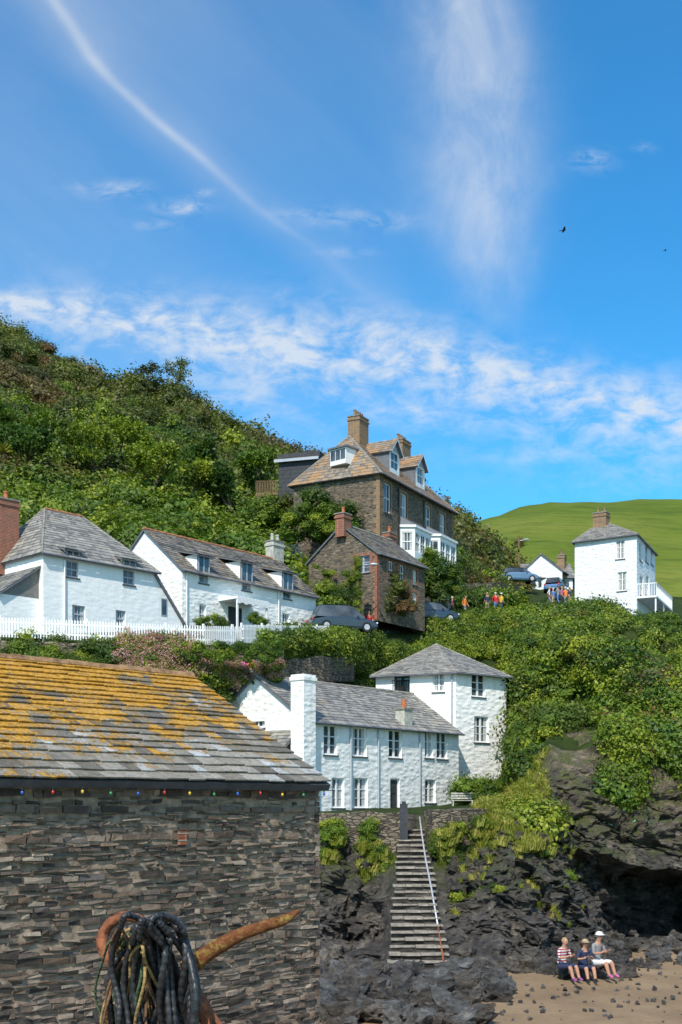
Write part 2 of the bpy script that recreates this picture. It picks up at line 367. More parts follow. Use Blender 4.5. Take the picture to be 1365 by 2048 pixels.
def house(name,N,R,L,z0,ze,zr,wm,rm,front=(),left=(),hip=0,over=.22,rmat='ridge',hipR=None,exp=.24,wid=.3,leftmat=None,rightops=()):
    E=empty(name,v3(N,z0)); u=(R-N).normalized(); n=perp(u); v=-n; ln=(R-N).length
    C=[N,R,R+v*L,N+v*L]; FOOT.append([V(c) for c in C])
    wl=MB(); wn=MB(); rf=MB()
    fo=[op(N,R,*w[:4]) for w in front]; wall(wl,C[0],C[1],z0,ze,fo,wm)
    lo=[op(C[3],C[0],*w[:4]) for w in left]
    wall(wl,C[3],C[0],z0,ze,lo,leftmat or wm); wall(wl,C[1],C[2],z0,ze,list(rightops),wm); wall(wl,C[2],C[3],z0,ze,[],wm)
    for (A,B,ll,oo) in ((N,R,front,fo),(C[3],C[0],left,lo)):
        for w,o in zip(ll,oo):
            k=list(w[4:])+[None]*4; sl='sill' if len(w)<7 else (w[6] or None)
            window(wn,A,B,o,k[0] or 'sash',k[1] or 'frame',sl,surround=k[3])
    for o in rightops: window(wn,C[1],C[2],o)
    s=(zr-ze)/(L/2); zo=ze-s*over
    if hipR is None: hipR=hip
    rl=N+v*L/2+u*(hip if hip else -over*.6); rr=R+v*L/2-u*(hipR if hipR else -over*.6)
    oL=over if hip else over*.6; oR=over if hipR else over*.6
    e=[v3(N-u*oL-v*over,zo),v3(R+u*oR-v*over,zo),v3(R+u*oR+v*(L+over),zo),v3(N-u*oL+v*(L+over),zo)]
    RL=v3(rl,zr); RR=v3(rr,zr)
    roof_face(rf,e[0],e[1],RR,RL,rm,exp,wid); roof_face(rf,e[2],e[3],RL,RR,rm,exp,wid)
    if hip: roof_face(rf,e[3],e[0],RL,RL,rm,exp,wid); ridge(rf,e[0],RL,'ridge',.07); ridge(rf,e[3],RL,'ridge',.07)
    else: wl.face([v3(C[3],ze),v3(C[0],ze),v3((C[0]+C[3])/2,zr-.05)],leftmat or wm)
    if hipR: roof_face(rf,e[1],e[2],RR,RR,rm,exp,wid); ridge(rf,e[1],RR,'ridge',.07); ridge(rf,e[2],RR,'ridge',.07)
    else: wl.face([v3(C[1],ze),v3(C[2],ze),v3((C[1]+C[2])/2,zr-.05)],wm)
    ridge(rf,RL,RR,rmat)
    rf.tube([v3(N-u*oL-v*(over+.05),zo-.03),v3(R+u*oR-v*(over+.05),zo-.03)],.055,'lead',6)
    return dict(E=E,u=u,n=n,v=v,ln=ln,C=C,wl=wl,wn=wn,rf=rf,e=e,RL=RL,RR=RR,ze=ze,zr=zr,s=s,L=L,N=N,R=R,z0=z0,zo=zo)
def finish(h,extra=()):
    h['wl'].build('walls',h['E']); h['wn'].build('windows',h['E']); h['rf'].build('roof',h['E'])
    for nm,mb in extra: mb.build(nm,h['E'])
def pipe(mb,A,B,px,z0,z1,mat='frameb'):
    u=(B-A).normalized(); n=perp(u); p=A+u*tpx(A,u,px)+n*.08; mb.tube([v3(p,z0),v3(p,z1)],.045,mat,8)
def dormer(h,px0,px1,zt,mat,wm='white'):
    N,u,n,v=h['N'],h['u'],h['n'],h['v']; a=tpx(N,u,px0); b_=tpx(N,u,px1)
    P=lambda x,y,z: v3(N+u*x+v*y,z)
    run=(zt-h['ze'])/h['s']
    h['wl'].face([P(a,0,h['ze']),P(a,run,zt),P(a,0,zt)],wm); h['wl'].face([P(b_,0,h['ze']),P(b_,0,zt),P(b_,run,zt)],wm)
    k=.25; L2=(zt+.05-h['ze'])/(h['s']-k)
    roof_face(h['rf'],P(a-.2,-.25,zt+.03-.25*k),P(b_+.2,-.25,zt+.03-.25*k),P(b_+.2,L2,zt+.03+L2*k),P(a-.2,L2,zt+.03+L2*k),mat,.22,.3)
# ------------------------------------------------------------------ terrain loft
ROWS=[
 {0:('z',-1.65,2)},{0:('z',-1.9,8)},{0:('z',-3.3,14)},{0:('z',-5.6,28)},
 {600:(1960,38),900:(1950,39.5),1000:(1945,40),1100:(1940,41),1200:(1905,46),1260:(1890,48),1365:(1885,50),1700:(1885,50)},
 {600:(1880,44),700:(1880,46),760:(1880,45),785:(1853,43),900:(1853,43),950:(1865,42.5),1000:(1850,42),1060:(1850,43),1130:(1860,45),1200:(1862,50),1240:(1872,58),1365:(1868,64),1700:(1860,60)},
 {600:(1760,47),700:(1760,48),765:(1765,47.5),785:(1768,46),900:(1768,46),950:(1750,46),1000:(1740,44.5),1060:(1740,45.5),1110:(1760,48),1160:(1765,53),1220:(1755,59),1365:(1755,64),1700:(1740,60)},
 {600:(1705,49.2),800:(1705,49.2),900:(1705,49.2),960:(1695,49.5),1000:(1655,48),1060:(1680,49),1100:(1680,51),1160:(1700,53),1230:(1725,55),1365:(1735,55),1700:(1710,55)},
 {600:(1628,50.3),900:(1628,50.3),960:(1626,51),1000:(1622,50.5),1060:(1640,52),1100:(1620,54),1200:(1640,56),1365:(1650,57),1700:(1640,57)},
 {0:(1580,52),300:(1580,54),600:(1617,57),700:(1617,60),800:(1617,63),900:(1606,67),960:(1600,67),1012:(1590,67),1035:(1560,62),1100:(1490,58),1200:(1490,59),1365:(1530,60),1700:(1500,60)},
 {0:(1400,52),300:(1400,54),450:(1400,58),600:(1395,72),700:(1390,74),800:(1390,78),900:(1390,80),1000:(1400,80),1035:(1390,72),1100:(1370,69),1200:(1360,71),1365:(1350,74),1700:(1340,74)},
 {-500:(1268,55),0:(1278,57),300:(1288,58),480:(1294,61),650:(1292,69),750:(1292,79),850:(1265,86),960:(1245,90),1100:(1242,90),1200:(1232,92),1280:(1262,93),1365:(1285,92),1700:(1300,92)},
 {-500:(1258,62),0:(1262,61),300:(1260,65),480:(1260,71),650:(1255,76),750:(1243,84),850:(1232,92),960:(1222,98),1100:(1212,104),1200:(1208,106),1280:(1240,108),1365:(1265,108),1700:(1290,108)},
 {-500:(1090,84),0:(1090,84),300:(1100,88),480:(1110,92),600:(1150,92),750:(1152,93),850:(1155,99),910:(1160,104),1000:(1180,112),1060:(1180,125),1200:(1180,130),1365:(1235,130),1700:(1240,130)},
 {-500:(880,120),0:(900,120),300:(950,120),480:(980,118),600:(1010,115),750:(1080,115),850:(1080,120),910:(1075,125),1000:(1155,135),1060:(1172,150),1200:(1185,150),1365:(1220,150),1700:(1220,150)},
 {-500:(450,200),0:(655,180),140:(720,178),230:(768,175),340:(796,172),450:(858,168),600:(912,160),750:(965,155),850:(1000,150),910:(1040,145),975:(1098,145),1035:(1158,150),1100:(1175,170),1200:(1190,180),1365:(1215,180),1700:(1215,180)},
 {-500:('z',100,260),0:('z',76,240),340:('z',60,235),600:('z',44,225),850:('z',35,215),975:(1140,210),1100:(1165,210),1200:(1170,215),1365:(1195,215),1700:(1195,215)},
 {-500:('z',95,340),600:('z',62,335),850:(1140,335),920:(1095,332),975:(1077,330),1050:(1050,330),1180:(1038,330),1280:(1032,330),1365:(1031,330),1700:(1035,330)},
 {0:('z',60,700)},{0:('z',0,4000)}]
AMP=[0,.02,.05,.06,0,0,0,0,.06,.25,.4,.1,.06,.4,1.3,1.6,1.2,.8,0,0]
RAMP=[0,0,0,.03,.3,1.,1.,.45,.08,0,0]
def row_eval(i,px):
    r=ROWS[i]; ks=sorted(r)
    def g(k):
        a=r[k]
        return (a[1],a[2]) if a[0]=='z' else (Zp(a[0],a[1]),a[1])
    if px<=ks[0]: z,D=g(ks[0])
    elif px>=ks[-1]: z,D=g(ks[-1])
    else:
        for a,b_ in zip(ks,ks[1:]):
            if a<=px<=b_:
                t_=(px-a)/(b_-a); z0,D0=g(a); z1,D1=g(b_)
                if i>=14: t_=t_*t_*(3-2*t_)*.5+t_*.5
                z=z0+(z1-z0)*t_; D=D0+(D1-D0)*t_; break
    return z,D
def rockdisp(p,a):
    q=V((p.x*.3,p.y*.3,p.z*.5+p.x*.12))
    big=noise.fractal(q,.8,2.1,3)
    w=V((noise.noise(p*.5),noise.noise(p*.5+V((7,7,7))),0))*1.2
    s=V((p.x*.7,p.y*.7,p.z*1.5+p.x*.45))+w
    rd=noise.ridged_multi_fractal(s,.9,2.2,5,1.,2.)
    st=abs(noise.noise(V((p.x*.8,p.y*.8,(p.z+p.x*.35)*5))))
    f=noise.fractal(p*3.2,.8,2.2,3)
    dd=big*1.3+(rd-1.)*.5+st*.4+f*.2
    return V((f*.2*a+noise.noise(q*3)*.3*a,-dd*a,noise.noise(q*2.3+V((9,9,9)))*.5*a))
def terr(vv,px,raw=False):
    i=min(int(vv),len(ROWS)-2); t_=vv-i
    z0,D0=row_eval(i,px); z1,D1=row_eval(i+1,px)
    t2=math.sin(t_*math.pi/2) if i==16 else t_
    z=z0+(z1-z0)*t2; D=D0+(D1-D0)*t_
    p=V(((px-CX)*D/F,D,z)); a=AMP[i]+(AMP[i+1]-AMP[i])*t_
    if raw: return p
    o=V((0,0,0))
    if 3<vv<9:
        ra=RAMP[i]+(RAMP[i+1]-RAMP[i])*t_
        k=sstep(1000,1045,px)
        if k>0:
            ra2=[.03,.3,1,1,1,1,0][i-3]+([.3,1,1,1,1,0,0][i-3]-[.03,.3,1,1,1,1,0][i-3])*t_
            ra=ra*(1-k)+ra2*k
        if 758<px<905: ra*=.12+.88*max(0,1-min(px-758,905-px)/14)
        if ra>.001: o+=rockdisp(p,ra)
    if vv>8.4 and vv<11.2 and px>1010:
        e=sstep(8.4,9.2,vv)*(1-sstep(10.4,11.2,vv))*sstep(1010,1070,px)
        o+=V((0,-1,.5))*e*(noise.fractal(p*.16,.9,2,2)*3.2)
    if a: o+=V((0,0,a*(noise.fractal(p*(.25 if vv<13 else .07),.9,2.,4))))
    return p+o
def patch(name,v0,v1,dv,px0,px1,dpx,mat,smooth=True):
    nv=max(1,round((v1-v0)/dv)); nx=max(1,round((px1-px0)/dpx)); vs=[];fs=[]
    for i in range(nv+1):
        for j in range(nx+1): vs.append(tuple(terr(v0+(v1-v0)*i/nv,px0+(px1-px0)*j/nx)))
    for i in range(nv):
        for j in range(nx): a=i*(nx+1)+j; fs.append((a,a+1,a+nx+2,a+nx+1))
    me=bpy.data.meshes.new(name); me.from_pydata(vs,[],fs); me.materials.append(MT[mat] if isinstance(mat,str) else mat)
    me.polygons.foreach_set('use_smooth',[smooth]*len(fs)); ob=bpy.data.objects.new(name,me); COL.objects.link(ob); return ob
patch('beach',0,4,.1,-3000,3600,20,'sand')
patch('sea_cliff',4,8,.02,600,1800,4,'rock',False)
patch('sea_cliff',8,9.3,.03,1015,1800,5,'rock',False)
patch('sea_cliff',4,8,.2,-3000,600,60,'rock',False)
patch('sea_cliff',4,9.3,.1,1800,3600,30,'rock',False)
patch('terrace_ground',8,9,.1,-3000,1016,15,'scrub')
patch('hillside_bank',9,11.35,.06,-3000,3600,20,'scrub')
patch('road',11.35,12,.08,-3000,3600,20,'asphalt')
patch('hillside',12,16,.08,-3000,3600,16,'scrub')
patch('pasture_hill',16,19,.08,-3000,3600,20,'pasture')
# ------------------------------------------------------------------ foliage library
def leafquad(vs,fs,p,nrm,s,asp=.55):
    a=nrm.cross(V((ru(-1,1),ru(-1,1),ru(-1,1)))); 
    if a.length<1e-3: a=V((1,0,0))
    a.normalize(); b_=nrm.cross(a); i=len(vs)
    vs += [p-a*s,p-b_*s*asp,p+a*s,p+b_*s*asp]; fs.append((i,i+1,i+2,i+3))
def rdir():
    while 1:
        d=V((ru(-1,1),ru(-1,1),ru(-1,1)))
        if .1<d.length<1: return d.normalized()
def bush_mesh(name,mat,n,ls,seed,flat=.75,core=.66,extra=None):
    random.seed(seed); vs=[];fs=[];mi=[]; off=V((seed*3.1,seed*1.7,0))
    def R(d): return .68+.55*noise.noise(d*1.6+off)+.34*noise.noise(d*3.6+off)
    for i in range(n):
        d=rdir(); 
        if d.z<-.35: d.z=-d.z
        r=R(d)*(ru(.8,1.08) if rnd()<.85 else ru(1.05,1.3)); p=V((d.x*r,d.y*r,d.z*r*flat)); nr=(d+rdir()*.75+V((0,0,.25))).normalized()
        leafquad(vs,fs,p,nr,ls*ru(.6,1.3)); mi.append(0)
        if extra and rnd()<extra[1] and d.z>.0:
            leafquad(vs,fs,p+d*.08,(d+rdir()*.3).normalized(),ls*ru(.5,.9),.8); mi.append(1)
    nu,nv=12,7; b0=len(vs)
    for i in range(nv+1):
        for j in range(nu):
            ph=math.pi*i/nv; th=2*math.pi*j/nu; d=V((math.sin(ph)*math.cos(th),math.sin(ph)*math.sin(th),math.cos(ph))); r=R(d)*core
            vs.append(V((d.x*r,d.y*r,d.z*r*flat)))
    for i in range(nv):
        for j in range(nu): j2=(j+1)%nu; fs.append((b0+i*nu+j,b0+(i+1)*nu+j,b0+(i+1)*nu+j2,b0+i*nu+j2)); mi.append(0)
    me=bpy.data.meshes.new(name); me.from_pydata([tuple(q) for q in vs],[],fs); me.materials.append(MT[mat])
    if extra: me.materials.append(MT[extra[0]])
    me.polygons.foreach_set('material_index',mi); return me
def tuft_mesh(name,mat,n,seed):
    random.seed(seed); vs=[];fs=[]
    for i in range(n):
        a=ru(0,6.28); r=ru(0,.5); b0=V((math.cos(a)*r,math.sin(a)*r,0)); h=ru(.5,1.1); ln=V((ru(-.5,.5),ru(-.5,.5),0)); w=V((math.cos(a+1.5),math.sin(a+1.5),0))*.035
        k=len(vs); vs+= [b0-w,b0+w,b0+ln*.35+V((0,0,h*.65))+w*.8,b0+ln*.35+V((0,0,h*.65))-w*.8,b0+ln+V((0,0,h*.8))]; fs+=[(k,k+1,k+2,k+3),(k+3,k+2,k+4)]
    me=bpy.data.meshes.new(name); me.from_pydata([tuple(q) for q in vs],[],fs); me.materials.append(MT[mat]); return me
def lib(name,meshes):
    c=bpy.data.collections.new(name)
    for i,me in enumerate(meshes):
        o=bpy.data.objects.new('%s_part_%02d'%(name,i),me); c.objects.link(o)
    return c
LB={}
LB['dark']=lib('gorse_clumps',[bush_mesh('gorse',m_,480,.075,s) for s,m_ in ((1,'lf_dark'),(2,'lf_dark'),(3,'lf_dark'),(4,'lf_dark'))])
LB['mid']=lib('shrub_clumps',[bush_mesh('shrub',m_,480,.078,s) for s,m_ in ((5,'lf_mid'),(6,'lf_mid'),(7,'lf_bright'),(8,'lf_mid'))])
LB['bright']=lib('creeper_clumps',[bush_mesh('creeper',m_,480,.075,s,.75) for s,m_ in ((9,'lf_bright'),(10,'lf_bright'),(11,'lf_mid'),(12,'lf_bright'))])
LB['brown']=lib('bracken_clumps',[bush_mesh('bracken',m_,380,.08,s) for s,m_ in ((13,'lf_brown'),(14,'lf_dark'))])
LB['flower']=lib('valerian_clumps',[bush_mesh('valerian','lf_bright',350,.07,s,.9,.6,('pink',.6)) for s in (15,16)])
LB['tuft']=lib('grass_tufts',[tuft_mesh('grass','grass_b',60,s) for s in (17,18,19)])
random.seed(11)
def inpoly(p,poly,m=0):
    c=sum((V(q) for q in poly),V((0,0)))/len(poly); ins=False; n=len(poly)
    P=[c+(V(q)-c)*(1+m/max(.1,(V(q)-c).length)) for q in poly]
    for i in range(n):
        a=P[i]; b_=P[(i+1)%n]
        if (a[1]>p[1])!=(b_[1]>p[1]) and p[0]<(b_[0]-a[0])*(p[1]-a[1])/(b_[1]-a[1])+a[0]: ins=not ins
    return ins
def scatter(name,pts,coll):
    me=bpy.data.meshes.new(name); me.from_pydata([tuple(p[0]) for p in pts],[],[])
    a=me.attributes.new('scl','FLOAT','POINT'); a.data.foreach_set('value',[p[1] for p in pts])
    n=len(coll.objects)
    a=me.attributes.new('idx','INT','POINT'); a.data.foreach_set('value',[random.randrange(n) for p in pts])
    a=me.attributes.new('rot','FLOAT_VECTOR','POINT'); r=[]
    for p in pts: r+=[ru(-.35,.35),ru(-.35,.35),ru(0,6.28)]
    a.data.foreach_set('vector',r)
    ob=bpy.data.objects.new(name,me); COL.objects.link(ob)
    ng=bpy.data.node_groups.new(name+'_gn','GeometryNodeTree')
    ng.interface.new_socket('Geometry',in_out='INPUT',socket_type='NodeSocketGeometry'); ng.interface.new_socket('Geometry',in_out='OUTPUT',socket_type='NodeSocketGeometry')
    N=ng.nodes; gi=N.new('NodeGroupInput'); go=N.new('NodeGroupOutput'); ip=N.new('GeometryNodeInstanceOnPoints'); ci=N.new('GeometryNodeCollectionInfo')
    ci.inputs['Collection'].default_value=coll; ci.inputs['Separate Children'].default_value=True; ci.inputs['Reset Children'].default_value=True
    ip.inputs['Pick Instance'].default_value=True
    def na(nm,ty):
        x=N.new('GeometryNodeInputNamedAttribute'); x.data_type=ty; x.inputs['Name'].default_value=nm; return x.outputs['Attribute']
    L=ng.links; L.new(gi.outputs[0],ip.inputs['Points']); L.new(ci.outputs[0],ip.inputs['Instance']); L.new(na('idx','INT'),ip.inputs['Instance Index'])
    L.new(na('rot','FLOAT_VECTOR'),ip.inputs['Rotation']); L.new(na('scl','FLOAT'),ip.inputs['Scale']); L.new(ip.outputs[0],go.inputs[0])
    md=ob.modifiers.new('scatter','NODES'); md.node_group=ng; return ob
def zone(n,v0,v1,px0,px1,s0,s1,lift=.25,cond=None,margin=.5,biasv=1):
    out=[]
    for i in range(n):
        vv=v0+(v1-v0)*rnd()**biasv; px=ru(px0,px1); p=terr(vv,px); s=s0+(s1-s0)*rnd()**1.7
        if cond and not cond(vv,px,p): continue
        if any(inpoly(p,f,margin+s*.6) for f in FOOT): continue
        out.append((p+V((0,0,lift*s)),s))
    return out
# ================================================================== BUILDINGS
def barn():
    Cn=V((-.12,14.6)); u=V((.7071,.7071)); n=V((.7071,-.7071)); v=-n; T=9.5
    E=empty('stone_barn',(Cn[0],Cn[1],-3.6)); rf=MB(); wl=MB()
    ze=.256; zr=1.77; r=2.72
    P=lambda a,b_,z: V((Cn[0]+u[0]*a+v[0]*b_,Cn[1]+u[1]*a+v[1]*b_,z))
    roof_face(rf,P(-T,0,ze),P(0,0,ze),P(0,r,zr),P(-T,r,zr),m_barn,.15,.25,.0165,'sill')
    roof_face(rf,P(0,2*r,ze),P(-T,2*r,ze),P(-T,r,zr),P(0,r,zr),m_barn,.3,.35,.013,'sill')
    for i in range(24): 
        a=-T+i*T/24; rf.tube([P(a,r,zr-.0+ru(-.012,.008)),P(a+T/24*.98,r,zr-.0)],[.068,.062],'barn_ridge' ,7)
    w0=.17
    wl.obox(Cn,u,v,-T+.1,-.06,w0+.026,2*r-w0,-3.8,ze+.02,'mortar')
    for a in (-.06,-T+.1):
        wl.face([P(a,w0+.05,ze),P(a,2*r-w0,ze),P(a,r,zr-.1)],'mortar')
    rf.build('slate_roof',E); wl.build('wall_core',E)
    st=MB(); z=-3.7
    while z<ze+.04:
        h=ru(.022,.062); 
        if rnd()<.1: h=ru(.07,.10)
        x=-T+.1-ru(0,.2)
        zz=z
        wav=lambda q: .03*noise.noise(V((q*.7,zz*1.2,0)))+.012*noise.noise(V((q*3,zz*3,5)))
        while x<-.05:
            ln=ru(.05,.28)*(1 if h<.07 else 1.2); x1=min(x+ln,-.03+ru(-.02,.02)); g=ru(.006,.022)
            d=ru(-.028,.018); j=lambda: ru(-.011,.011)
            za=zz+wav(x); zb=zz+wav(x1); hh=h-g+ru(-.016,.004)
            if x1-x>.03 and hh>.008:
                if rnd()<(.05+.14*max(0,1+x/1.0)): d=-.035
                ti=ru(-.008,.008)
                pts=[P(x+j(),w0-d+j(),za+j()),P(x1-g+j(),w0-d+j()+ti,zb+j()),P(x1-g,w0+.08,zb),P(x,w0+.08,za),
                     P(x+j(),w0-d+j(),za+hh+j()),P(x1-g+j(),w0-d+j()+ti,zb+hh+j()),P(x1-g,w0+.08,zb+hh),P(x,w0+.08,za+hh)]
                st.hexa(pts,'barn_stone',skip=(4,))
            x=x1+(.001 if x1<-.06 else 1)
        z+=h
    z=-3.7
    while z<ze:
        h=ru(.05,.1); x=w0
        while x<2*r-w0:
            ln=ru(.15,.4); st.hexa([P(-.09,x,z),P(-.03+ru(-.01,.01),x,z),P(-.03+ru(-.01,.01),x+ln-.01,z),P(-.09,x+ln-.01,z),P(-.09,x,z+h-.01),P(-.03,x,z+h-.01),P(-.03,x+ln-.01,z+h-.01),P(-.09,x+ln-.01,z+h-.01)],'barn_stone'); x+=ln
        z+=h
    st.build('wall_stones',E)
    vb=MB(); o=op(P(-T,w0,0).xy,P(0,w0,0).xy,356,1662,372,1690); A=P(-T,w0,0).xy
    for i in range(4):
        za=o[2]+(o[3]-o[2])*i/4; vb.obox(A,u,n,o[0],o[1],-.02,.028,za+.004,za+(o[3]-o[2])/4-.003,'brick')
    vb.build('air_brick',E)
    lb=empty('festoon_lights',P(-4,0,ze-.05)); fb=MB(); cols=['bulb_r','bulb_y','bulb_g','bulb_b']; path=[]; k=0; a=-T+.2
    while a<.1:
        z=ze-.075-.02*math.sin((a%1.2)/1.2*math.pi); path.append(P(a,-.0,z)); 
        if k%2==0:
            q=P(a,-.0,z); fb.tube([q,q-V((0,0,.025))],.009,'black',6); fb.ell(q-V((0,0,.042)),(.016,.016,.022),cols[(k//2)%4],8,6)
        a+=.17; k+=1
    fb.tube(path,.005,'black',5); fb.build('cable_and_bulbs',lb,True)
for k_,c in (('bulb_r',(.5,.03,.02)),('bulb_y',(.6,.4,.03)),('bulb_g',(.03,.25,.08)),('bulb_b',(.03,.1,.45))): MT[k_]=plain(k_+'_glass',c,.2,.05,spec=.6)
MT['mortar']=plain('old_mortar',(.26,.20,.145),.95,.5,9,.8)
MT['barn_ridge']=plain('weathered_ridge',(.29,.17,.09),.85,.5,9,.5)
m,t,b=newmat('barn_stone',.8,.25); g=t.n('ShaderNodeNewGeometry'); f=t.noise(t.pos(),11,8,.72); big=t.noise(t.pos(),.8,5,.65)
c=t.ramp(g.outputs['Random Per Island'],[(0,(.045,.037,.034)),(.25,(.10,.08,.07)),(.45,(.17,.115,.08)),(.6,(.13,.115,.11)),(.8,(.22,.165,.125)),(1,(.36,.30,.24))])
c=t.mix(.85,c,t.mix(f,(.25,.25,.25),(1.8,1.75,1.7)),'MULTIPLY'); c=t.mix(t.mr(big,.45,.68,0,.5),c,(.21,.16,.115))
b2=t.noise(t.vm('ADD',t.pos(),(4,8,2)),1.1,5,.65); c=t.mix(t.mr(b2,.5,.66,0,.55),c,t.mix(1,c,(.45,.45,.5),'MULTIPLY'))
sx=t.n('ShaderNodeSeparateXYZ'); t.L.new(t.pos(),sx.inputs[0]); pk=t.m('MULTIPLY',t.mr(sx.outputs[0],-1.1,-.2),t.mr(t.noise(t.pos(),3.5,6,.7),.5,.6)); c=t.mix(t.m('MULTIPLY',pk,.75),c,(.38,.31,.25))
t.put(b.inputs['Base Color'],c); t.put(b.inputs['Normal'],t.bump(f,1,.025)); MT['barn_stone']=m
m,t,b=newmat('barn_slate_lichen',.65,.35); g=t.n('ShaderNodeNewGeometry'); r=g.outputs['Random Per Island']; p=t.pos()
c=t.ramp(r,[(0,(.12,.105,.085)),(.4,(.24,.215,.18)),(.75,(.34,.315,.275)),(.9,(.42,.43,.44)),(1,(.50,.52,.54))]); f=t.noise(p,9,7,.7)
c=t.mix(.8,c,t.mix(f,(.3,.3,.3),(1.6,1.6,1.55)),'MULTIPLY')
sz=t.n('ShaderNodeSeparateXYZ'); t.L.new(p,sz.inputs[0])
big=t.noise(p,1.7,5,.7); l1=t.noise(p,13,9,.82); xg=t.mr(sz.outputs[0],-4.5,-.5,.07,-.06); zg=t.mr(sz.outputs[2],.2,1.5,-.12,.09)
fac=t.m('ADD',t.m('ADD',t.m('MULTIPLY',big,.8),t.m('MULTIPLY',l1,.7)),t.m('ADD',t.m('ADD',xg,zg),t.m('MULTIPLY',r,.14)))
k=t.mr(fac,.79,.87)
lc=t.ramp(t.noise(p,22,6,.78),[(.3,(.15,.07,.008)),(.45,(.42,.20,.010)),(.6,(.62,.33,.02)),(.72,(.45,.34,.12))])
c=t.mix(t.m('MULTIPLY',k,.95),c,lc); w=t.noise(t.vm('ADD',p,(9,7,3)),15,6,.75); c=t.mix(t.mr(w,.57,.68,0,.6),c,(.52,.49,.40))
dk=t.noise(t.vm('ADD',p,(3,17,3)),20,6,.75); c=t.mix(t.mr(dk,.53,.65,0,.8),c,(.075,.055,.035))
t.put(b.inputs['Base Color'],c); t.put(b.inputs['Normal'],t.bump(t.m('ADD',f,t.m('MULTIPLY',k,.5)),.8,.015)); m_barn=m
barn()
N1=G(612,56); R1=G(918,66)
h=house('white_harbour_cottage',N1,R1,6.33,-.6,4.04,6.28,'white','slate',
 front=[(648,1450,675,1510,'case'),(706,1455,734,1513,'case'),(778,1460,804,1516,'case'),(850,1463,867,1516,'case'),(874,1464,895,1518,'case'),
        (664,1556,689,1616,'case'),(707,1556,736,1616,'case'),(781,1557,800,1617,'door'),(850,1559,872,1606,'case')],
 left=[(500,1436,530,1456,'strip2')])
ex=MB(); u,n=h['u'],h['n']
chimney(ex,607,55.9,1350,-.6,.85,.8,'white',u,0,cap=False); 
c0=G(607,55.9); ex.obox(c0,u,n,-.47,.47,-.45,.45,Zp(1362,55.9),Zp(1355,55.9),'white')
pc=N1+u*tpx(N1,u,819)+n*-.35; ex.obox(pc,u,n,-.35,.35,-.3,.3,3.9,4.95,'render_g'); ex.obox(pc,u,n,-.4,.4,-.35,.35,4.95,5.05,'ridge')
ex.tube([v3(pc,5.05),v3(pc,5.5)],[.16,.13],'pot',10)
for px in (700,755,838): pipe(ex,N1,R1,px,-.6,3.85)
v=h['v']; a0=N1+v*.5
ex.obox(a0,v,-u,0,3.2,0,1.3,-.6,2.4,'white')
rl=MB(); e0=v3(a0-v*.1-u*1.45,2.35); e1=v3(a0+v*3.3-u*1.45,2.35); roof_face(rl,e1,e0,v3(a0-v*.1,3.55),v3(a0+v*3.3,3.55),'slate')
finish(h,[('chimneys_and_pipes',ex),('lean_to_roof',rl)])
def poly_house(name,C,z0,ze,apex,wm,rm,wins,over=.3,exp=.22):
    E=empty(name,v3(C[0],z0)); wl=MB(); wn=MB(); rf=MB(); FOOT.append([V(c) for c in C]); n=len(C)
    cen=sum(C,V((0,0)))/n
    for i in range(n):
        A,B=C[i],C[(i+1)%n]; ww=[w for w in wins if w[0]==i]; oo=[op(A,B,*w[1:5]) for w in ww]; wall(wl,A,B,z0,ze,oo,wm)
        for w,o in zip(ww,oo): window(wn,A,B,o,*w[5:])
    ec=[v3(c+(c-cen).normalized()*over*1.3,ze-.08) for c in C]
    for i in range(n):
        roof_face(rf,ec[i],ec[(i+1)%n],apex,apex,rm,exp,.3); ridge(rf,ec[i],apex,'ridge',.07)
        rf.tube([ec[i]-V((0,0,.04)),ec[(i+1)%n]-V((0,0,.04))],.05,'lead',6)
    wl.build('walls',E); wn.build('windows',E); rf.build('roof',E); return E
CT=[G(752,69),G(912,67),G(1013,69.5),G(1000,76),G(800,77)]
Et=poly_house('white_tower_cottage',CT,-.6,7.45,W(873,1289,72),'white','slate',
 [(0,866,1344,889,1384,'case'),(0,789,1346,820,1388,'case','black',None),(1,944,1347,971,1394,'case'),(1,949,1433,978,1485,'case')])
ex=MB(); pipe(ex,CT[0],CT[1],905,-.6,7.3)
for i in range(8): 
    p=G(786+i*5.2,68.3); ex.tube([v3(p,6.3),v3(p,7.1)],.015,'black',5)
for z in (6.3,7.1): ex.tube([v3(G(784,68.3),z),v3(G(824,68.3),z)],.025,'black',5)
ex.build('balcony_rail_and_pipe',Et)
N3=G(87,60); R3=G(310,65)
h=house('white_hipped_house',N3,R3,7,8.2,12.75,15.8,'white2','slate',
 front=[(133,1122,158,1155,'sash','frameb'),(247,1140,270,1170,'sash','frameb'),(145,1211,171,1246,'sash','frameb'),(232,1221,252,1254,'sash','frameb')],hip=2.3,rmat='ridge_r')
ex=MB(); u,n,v=h['u'],h['n'],h['v']
def dormwin(h,o,N,u,n):
    ow=h['wn']; ow.obox(N,u,n,o[0],o[1],-.04,.02,h['ze'],o[3]-.04,'glass')
    for q in (0,.5,1): x=o[0]+(o[1]-o[0])*q; ow.obox(N,u,n,x-.035,x+.035,.02,.05,h['ze']-.02,o[3],'frameb')
    ow.obox(N,u,n,o[0]-.03,o[1]+.03,.0205,.06,o[3]-.05,o[3]+.03,'frameb')
for (x0,x1,yt) in ((131,160,1102),(245,273,1121)):
    o=op(N3,R3,x0+2,yt,x1-2,yt+20); dormer(h,x0,x1,o[3]+.05,'slate','white2'); dormwin(h,o,N3,u,n)
A=R3; B=R3+u*1.9; z1=11.4
